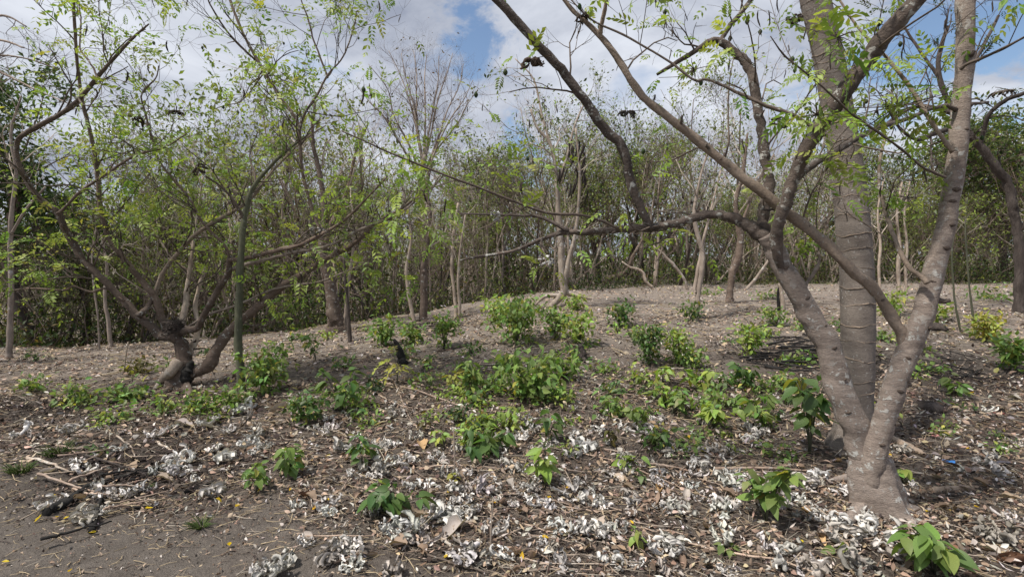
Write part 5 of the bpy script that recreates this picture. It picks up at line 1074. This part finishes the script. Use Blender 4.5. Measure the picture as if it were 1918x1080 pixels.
# ------------------------------------------------------------------ flat tan dead leaves, yellow petals
def dry_mesh(seed):
    r = np.random.default_rng(seed); b = MB(); n, m_ = 7, 5; V = []
    for i in range(n):
        u = i / (n - 1); wd = 0.34 * math.sin(math.pi * (0.06 + 0.9 * u)) ** 0.7 * (1 + r.normal(0, 0.10))
        for j in range(m_):
            s_ = (j / (m_ - 1) * 2 - 1); cu = 1.1 + 0.35 * seed; V.append((wd * math.sin(s_ * cu) / cu * 1.25, u - 0.5, 0.04 + wd * (1 - math.cos(s_ * cu)) / cu * 1.3 + 0.16 * math.sin(3.5 * u + seed) + r.normal(0, 0.03)))
    i = (np.arange(n - 1)[:, None] * m_ + np.arange(m_ - 1)[None]).ravel(); b.add(np.array(V), np.stack([i, i + 1, i + m_ + 1, i + m_], 1)); return b.build('dry_leaf', M_DRYO)
DRY = [dry_mesh(q) for q in range(5)]
TAN = [(0.30, 0.225, 0.17), (0.36, 0.295, 0.24), (0.22, 0.16, 0.12), (0.40, 0.36, 0.33), (0.18, 0.10, 0.065), (0.44, 0.30, 0.16)]
for px, py, s_, c, lab in ((705, 955, 0.26, 1, 'big tan dead leaf lying left under the dark drooping plant'), (760, 972, 0.27, 0, 'big rolled tan dead leaf in front of the dark drooping plant'), (1225, 945, 0.20, 0, 'tan dead leaf right of the middle foreground'), (1235, 920, 0.15, 5, 'orange dead leaf among sticks right of the middle'), (850, 1000, 0.22, 3, 'grey flat dead leaf by a pale broken stick'), (1895, 1055, 0.20, 4, 'reddish brown dead leaf at the bottom right corner'), (1880, 1045, 0.18, 1, 'tan dead leaf beside the reddish one at the bottom right'), (1515, 965, 0.10, 5, 'orange-tan oval dead leaf near the forked tree'), (1570, 868, 0.12, 5, 'upright yellow-orange leaf leaning on the forked tree base'), (1400, 737, 0.2, 4, 'rust-brown dead leaf under the dark round-leaved plant'), (525, 768, 0.30, 1, 'large pale bark flake right of the slim stem'), (455, 748, 0.2, 1, 'pale flake below the slim stem'), (405, 748, 0.18, 1, 'pale flake right of the left tree base'), (205, 868, 0.16, 1, 'long pale bark flake behind the burnt sticks'), (245, 880, 0.16, 0, 'tan bark flake right of the long pale one'), (205, 902, 0.16, 0, 'pale bark strip lying across the burnt sticks'), (790, 838, 0.16, 5, 'orange-tan dead leaf left of the middle'), (345, 799, 0.2, 3, 'pale rounded flake below the left tree'), (395, 803, 0.2, 3, 'two-lobed pale flake right below the left tree'), (1410, 730, 0.14, 4, 'small rust leaf by the dark round-leaved plant'), (150, 938, 0.14, 0, 'tan bark slab at the left end of the burnt log')):
    on_ground(px, py, DRY[rng.integers(5)], 'dry_leaf', s_ * 0.8, jitg(TAN[c], 0.1), lab, 'dead leaf', None, 0.012, 0.18)
for k in range(150):
    py = 740 + 340 * rng.random() ** 0.9; px = rng.uniform(560 if py > 930 else 60, 1910)
    if 1540 < px < 1740 and py < 980: continue
    v = near(px, py); on_ground(px, py, DRY[rng.integers(5)], 'dry_leaf', rng.uniform(0.045, 0.11), jitg(TAN[rng.choice(6, p=[.18, .2, .3, .22, .07, .03])], 0.3), f'flat brown dead leaf {v}', 'dead leaf', f'flat dead leaves {v}', 0.016, 0.4)
def petal_mesh(seed):
    v, f = used(*leaf_t(1, 0.55, 4, 0.7, 0.3 if seed % 2 else -0.3, wave=0.06)); b = MB(); b.add(v + np.array([0, -0.5, 0.15]), f); return b.build('yellow_petal', M_LEAFO)
PET = [petal_mesh(q) for q in range(3)]
for px, py in ((95, 935), (75, 977), (107, 975), (126, 977), (175, 1005), (430, 1030), (397, 932), (410, 942), (445, 956), (545, 922), (487, 922), (585, 866), (590, 957), (612, 940), (615, 858), (1065, 920), (1028, 940), (925, 945), (840, 928), (835, 1048), (1037, 1000), (1020, 1015), (1183, 985), (978, 1050), (1200, 1032), (1500, 1018), (1472, 950), (1735, 965), (1778, 962), (1828, 958), (1812, 843), (1820, 738), (1290, 822), (1420, 833), (1664, 855), (277, 960), (133, 1075), (10, 1060), (1580, 1055), (750, 985)):
    v = near(px, py); on_ground(px, py, PET[rng.integers(3)], 'yellow_petal', rng.uniform(0.034, 0.056), jit((0.68, 0.45, 0.03), 0.2), f'fallen bright yellow petal {v}', 'petal', f'fallen yellow petals {v}', 0.012, 0.3)

# ------------------------------------------------------------------ sticks, burnt wood, roots, rubbish
def stick(name, label, cat, mat_, pts, r, group=None, lift=0.012, taper=0.5, wig=0.35, sides=7, rough=0.12):
    g = np.array([G(a, b_) for a, b_ in pts]); g[:, 2] += lift + rng.uniform(0, 0.012, len(g)); c = catmull(g, 6); c += rng.normal(0, wig * r, c.shape) * np.array([1, 1, 0.5])
    b = g[0].copy(); b[2] -= lift
    return tag(obj(name, limb_mesh(name, c, r * np.linspace(1, taper, len(c)), mat_, b, sides, rough), None, b), label, cat, group)
for pts, r, m_, lab in (
  ([(1035, 835), (1090, 853), (1152, 869), (1200, 885), (1280, 920), (1330, 940)], 0.006, M_STICK, 'long reddish stick slanting right of the middle'),
  ([(1190, 872), (1235, 876), (1285, 882)], 0.013, M_STICK, 'short thick pinkish stick right of the middle'),
  ([(1337, 884), (1420, 882), (1520, 885)], 0.013, M_STICK, 'pale straight stick lying behind the broad-leaved plant'),
  ([(1290, 1025), (1380, 1042), (1460, 1058), (1540, 1090)], 0.008, M_STICK, 'long brown stick along the bottom right of the foreground'),
  ([(1005, 950), (1060, 975), (1110, 988), (1180, 1002), (1290, 1028)], 0.011, M_TWIG, 'long dark stick across the middle foreground'),
  ([(1320, 1035), (1400, 1040), (1520, 1048)], 0.007, M_STICK, 'straight brown stick below the broad-leaved plant'),
  ([(1010, 1062), (1100, 1066), (1200, 1066)], 0.004, M_PALE, 'thin pale straw along the bottom middle'),
  ([(1060, 885), (1110, 888), (1160, 880)], 0.007, M_STICK, 'brown stick below the reddish one'),
  ([(1200, 955), (1235, 940), (1265, 930)], 0.007, M_STICK, 'dark reddish stick under the orange dead leaf'),
  ([(1120, 960), (1145, 947), (1175, 938)], 0.006, M_PALE, 'pale thin stick ending at a white curled leaf'),
  ([(840, 995), (875, 985), (890, 982)], 0.016, M_PALE, 'pale broken stick on a grey dead leaf'),
  ([(822, 1012), (835, 1022), (845, 1030)], 0.013, M_PALE, 'short pale broken stick in the foreground left of the middle'),
  ([(640, 925), (655, 900), (668, 880)], 0.004, M_PALE, 'thin pale straw below the small dark plant'),
  ([(290, 830), (320, 845), (340, 865), (350, 878)], 0.012, M_PALE, 'pale curved stick on the burnt patch'),
  ([(50, 862), (90, 872), (130, 890)], 0.014, M_PALE, 'pale stick at the left edge before the burnt sticks'),
  ([(310, 875), (330, 872), (350, 885)], 0.010, M_PALE, 'short pale stick crossing the curved one'),
  ([(220, 822), (245, 840), (255, 860)], 0.009, M_PALE, 'pale stick behind the long bark flake'),
  ([(700, 715), (780, 735), (880, 768), (960, 775)], 0.013, M_STICK, 'long thin pole lying across the middle of the clearing'),
  ([(775, 720), (820, 730), (860, 738)], 0.011, M_STICK, 'brown stick parallel above the long thin pole'),
  ([(900, 685), (1000, 685), (1050, 684)], 0.010, M_PALE, 'straight pale stick behind the broad centre bush'),
  ([(700, 790), (730, 770), (745, 755)], 0.008, M_STICK, 'brown stick near the yellowish seedling'),
  ([(960, 772), (1000, 765), (1060, 752)], 0.012, M_TWIG, 'dark stick below the broad centre bush'),
  ([(645, 885), (700, 860), (735, 850)], 0.010, M_TWIG, 'dark stick left of the white curled leaves'),
  ([(880, 780), (960, 778), (1010, 777)], 0.007, M_TWIG, 'thin dark stick in the middle litter'),
  ([(740, 720), (760, 770), (775, 800)], 0.006, M_STICK, 'thin stick slanting from the yellowish seedling'),
  ([(1130, 845), (1180, 850), (1230, 842)], 0.007, M_STICK, 'thin stick behind the low light green sprout'),
  ([(560, 925), (590, 940), (640, 950)], 0.007, M_STICK, 'thin reddish stick right of the bushy plant'),
  ([(560, 1010), (640, 1012), (700, 1010)], 0.005, M_STICK, 'thin reddish straw in the left foreground'),
  ([(820, 660), (880, 648), (960, 643)], 0.014, M_TWIG, 'dark stick lying below the largest bush'),
  ([(1690, 885), (1740, 895), (1790, 912)], 0.006, M_PALE, 'thin straw right of the forked tree base'),
): stick('fallen_stick', lab, 'stick', m_, pts, r)
for k in range(150):
    py = 690 + 390 * rng.random(); px = rng.uniform(560 if py > 910 else 80, 1900)
    if 1540 < px < 1740 and py < 980: continue
    L = rng.uniform(40, 150); a = rng.normal(0.15, 0.5); dx, dy = L * math.cos(a), L * 0.45 * math.sin(a); v = near(px, py)
    if py + abs(dy) > 1100: continue
    stick('fallen_twig', f'thin {("brown", "dark", "pale", "brown")[k % 4]} fallen twig {v}', 'twig', (M_STICK, M_TWIG, M_PALE, M_STICK)[k % 4], [(px, py), (px + dx * .5, py + dy * .5 + rng.normal(0, 5)), (px + dx, py + dy)], rng.uniform(0.003, 0.0075), f'fallen twigs {v}', sides=5)
# upright dry stalks
for px, py, top, dx in ((852, 888, 800, -2), (918, 1035, 930, 6), (232, 700, 640, 8), (1215, 660, 600, -8), (798, 960, 900, 6)):
    b = G(px, py); d = float((b - CAM) @ FWD); p, r = limb_path([(px, py + 3, 4), (px + dx * .4, (py + top) / 2, 3.4), (px + dx, top, 2.4)], d, d)
    tag(obj('dry_stalk', limb_mesh('dry_stalk', p, r, M_PALE, b, 6, 0.05), None, b), {852: 'upright pale dry stalk left of the wide low plant', 918: 'upright thin dry stalk in the foreground near a yellow petal', 232: 'thin dry stalk standing behind the left tree', 1215: 'thin dry stalk by the tall dark bush', 798: 'thin dry stalk right of the dark drooping plant'}[px], 'dry stalk')
# burnt wood
for pts, r, lab in (
  ([(85, 968), (115, 955), (150, 930), (190, 912), (240, 895), (300, 883)], 0.035, 'thick charred log lying at the left foreground'),
  ([(172, 1000), (182, 965), (190, 930), (189, 880)], 0.018, 'charred forked stick pointing at the camera across the burnt log'),
  ([(190, 892), (250, 884), (320, 878)], 0.014, 'thin charred stick behind the burnt log'),
  ([(240, 905), (290, 893), (330, 880)], 0.013, 'thin charred stick right of the burnt log'),
  ([(240, 955), (275, 952), (300, 950)], 0.012, 'short charred stick right of the forked one'),
  ([(345, 925), (375, 915), (400, 905)], 0.016, 'charred chunk on the dark soil left of the small plants')):
    stick('burnt_stick', lab, 'burnt wood', M_CHAR, pts, r * 0.9, None, r * 0.45, 0.35, 0.16, 9, 0.34)
for k in range(26):
    px, py = rng.normal(190, 75), rng.normal(895, 26); L = rng.uniform(40, 140); a = rng.normal(-0.35, 0.6)
    stick('dry_stick', 'thin dry or scorched stick in the low pile at the left', 'stick', (M_CHAR, M_STICK, M_DARKT, M_STICK)[k % 4], [(px - L / 2, py - L * .2 * math.sin(a)), (px, py + rng.normal(0, 3)), (px + L / 2, py + L * 0.2 * math.sin(a))], rng.uniform(0.004, 0.011), 'sticks of the low pile at the left', rng.uniform(0.01, 0.06), 0.4, 0.6, 6)
for k in range(34):
    px, py = rng.normal(1470, 65), rng.normal(666, 13); L = rng.uniform(40, 130); a = rng.normal(0.05, 0.25)
    stick('burnt_stick', 'charred thin stick in the burnt pile behind the leaning stem', 'burnt wood', M_CHAR, [(px, py), (px + L * .5, py + L * .15 * math.sin(a) * 2), (px + L, py + L * 0.3 * math.sin(a))], rng.uniform(0.008, 0.02), 'charred sticks in the pile behind the leaning stem', rng.uniform(0.02, 0.10), 0.4, 0.4, 6)
for k in range(16):
    px, py = rng.normal(1745, 60), rng.normal(688, 14); L = rng.uniform(40, 110); a = rng.normal(0.1, 0.3)
    stick('burnt_stick', 'charred thin stick lying right of the thick stem', 'burnt wood', M_CHAR, [(px, py), (px + L * .5, py + L * .12), (px + L, py + L * 0.3 * math.sin(a) + 4)], rng.uniform(0.006, 0.015), 'charred sticks right of the thick stem', rng.uniform(0.015, 0.04), 0.4, 0.4, 6)
for k in range(22):
    px, py = rng.normal(770, 32), rng.normal(626, 6); L = rng.uniform(30, 75); a = rng.normal(-0.3, 0.3)
    stick('brush_stick', 'dark dead stick in the brush heap on the mound', 'dead branch', M_DARKT, [(px, py), (px + L * .5, py + L * .5 * math.sin(a) * .4), (px + L, py + L * math.sin(a) * .4)], rng.uniform(0.008, 0.016), 'sticks of the brush heap on the mound', rng.uniform(0.03, 0.25), 0.4, 0.5, 5)
def stump(label, mat_, pix, extra=None):
    b = G(*pix[0][:2]); d = float((b - CAM) @ FWD); p, r = limb_path([(pix[0][0], pix[0][1] + 5, pix[0][2])] + pix, d, d, 5, 0.08)
    tag(obj('charred_stump', limb_mesh('charred_stump', p, r, mat_, b, 11, 0.14), None, b), label, 'stump')
stump('black charred stump curving up left of centre on the mound', M_CHAR, [(755, 682, 19), (752, 672, 16), (748, 656, 13), (742, 642, 9), (737, 635, 5)])
stump('short dark split stump below the light green bush', M_DARKT, [(1092, 676, 18), (1091, 664, 15), (1088, 652, 11), (1085, 644, 5)])
stump('small grey-brown cut stump in front of the left tree base', M_LEFT, [(291, 765, 15), (290, 757, 14), (289, 748, 13), (289, 742, 9)])
for px, py, s_, sq, lab in ((1755, 619, 0.13, 0.6, 'dark rotten log end behind the thick right stem'), (1740, 768, 0.10, 0.55, 'dark curled bark lump right of the thick stem'), (283, 640, 0.14, 0.8, 'pale stump end behind the left tree')):
    b = G(px, py); o = lump(b + np.array([0, 0, s_ * sq * 0.5]), s_, M_DARKT if 'dark' in lab else M_PALE, 'wood_lump', b, None, px, sq); o.location = b; tag(o, lab, 'dead wood')
stick('surface_root', 'pale surface root running right from the forked tree over bare soil', 'root', M_LIMB, [(1742, 922), (1775, 921), (1810, 919), (1825, 915)], 0.026, None, 0.005, 0.6, 0.1, 9)
stick('surface_root', 'thick surface root behind the forked tree base', 'root', M_LIMB, [(1665, 825), (1690, 838), (1715, 848), (1730, 855)], 0.042, None, 0.015, 0.5, 0.1, 10)
def scrap(px, py, wx, wy, c, label, cat):
    b = MB(); n = 5; u = np.linspace(-1, 1, n); X_, Y_ = np.meshgrid(u, u); Zc = 0.25 * np.sin(2.3 * X_ + px) * np.cos(1.9 * Y_) + rng.normal(0, 0.06, X_.shape) + 0.3
    V = np.stack([X_ * wx * (1 + rng.normal(0, .1, X_.shape)), Y_ * wy * (1 + rng.normal(0, .1, X_.shape)), Zc * 0.03], -1).reshape(-1, 3)
    i = (np.arange(n - 1)[:, None] * n + np.arange(n - 1)[None]).ravel(); f = np.stack([i, i + 1, i + n + 1, i + n], 1); b.add(V, f); V2 = V.copy(); V2[:, 2] -= 0.004; b.add(V2, f[:, ::-1])
    p = G(px, py); p[2] += 0.014; tag(obj('scrap', b.build('scrap', plain('scrap_surface', c, 0.5), col=False), None, p, Quaternion((0, 0, 1), rng.uniform(-.5, .5))), label, cat)
scrap(1778, 870, 0.035, 0.025, (0.06, 0.24, 0.62), 'crumpled blue plastic scrap on the soil at the right', 'litter')
scrap(1870, 778, 0.045, 0.02, (0.62, 0.12, 0.12), 'red plastic scrap on the dead leaves at the right', 'litter')
scrap(1752, 822, 0.03, 0.02, (0.62, 0.25, 0.25), 'small pinkish scrap right of the thick stem', 'litter')
scrap(1877, 872, 0.065, 0.02, (0.07, 0.065, 0.08), 'dark flat plastic strip at the right', 'litter')
scrap(1822, 885, 0.06, 0.035, (0.22, 0.18, 0.16), 'flat brown shard on the bare soil at the right', 'litter')
# dead leaves caught in the branches
for px, py, d, s_, c, lab in ((370, 312, D1 - .6, 0.12, (0.09, 0.072, 0.06), 'dark curled dead leaf hanging in the left tree'), (262, 222, D1 - .7, 0.11, (0.085, 0.07, 0.06), 'dark dead leaf clump high in the left tree'), (328, 205, D1 - .6, 0.10, (0.08, 0.066, 0.055), 'dark dead leaf clump at the top of the left tree'), (598, 425, D1 - .55, 0.14, (0.3, 0.29, 0.28), 'grey curled dead leaf caught on the left tree branch'), (930, 404, D3 + .5, 0.07, (0.42, 0.42, 0.43), 'pale curled dead leaf caught on the long low branch'), (1027, 482, 6.0, 0.14, (0.42, 0.41, 0.40), 'pale curled dead leaf hanging before the wood'), (1000, 105, D3 - .2, 0.10, (0.10, 0.075, 0.06), 'brown curled dead leaf on the high slanting limb'), (1090, 28, D3 + .1, 0.075, (0.09, 0.07, 0.06), 'dark dead leaf clump near the top middle'), (1175, 205, D3 + .3, 0.09, (0.10, 0.09, 0.08), 'grey brown dead leaf hanging under the tan limb'), (1465, 217, D3 - .15, 0.09, (0.08, 0.065, 0.055), 'brown dead leaf on the branch left of the pillar trunk'), (1885, 165, D5 - .6, 0.22, (0.12, 0.10, 0.085), 'large dark dead leaf clump caught at the upper right'), (1490, 30, D3 + .2, 0.08, (0.08, 0.06, 0.05), 'dark dead leaf clump left of the pillar trunk top')):
    p = P(px, py, d); o = obj('hanging_leaf', CURL[rng.integers(8)], None, p, Quaternion((1, 0, 0), 3.14 + rng.normal(0, .5)) @ Quaternion((0, 0, 1), rng.uniform(0, 6)), s_, c); tag(o, lab, 'dead leaf')
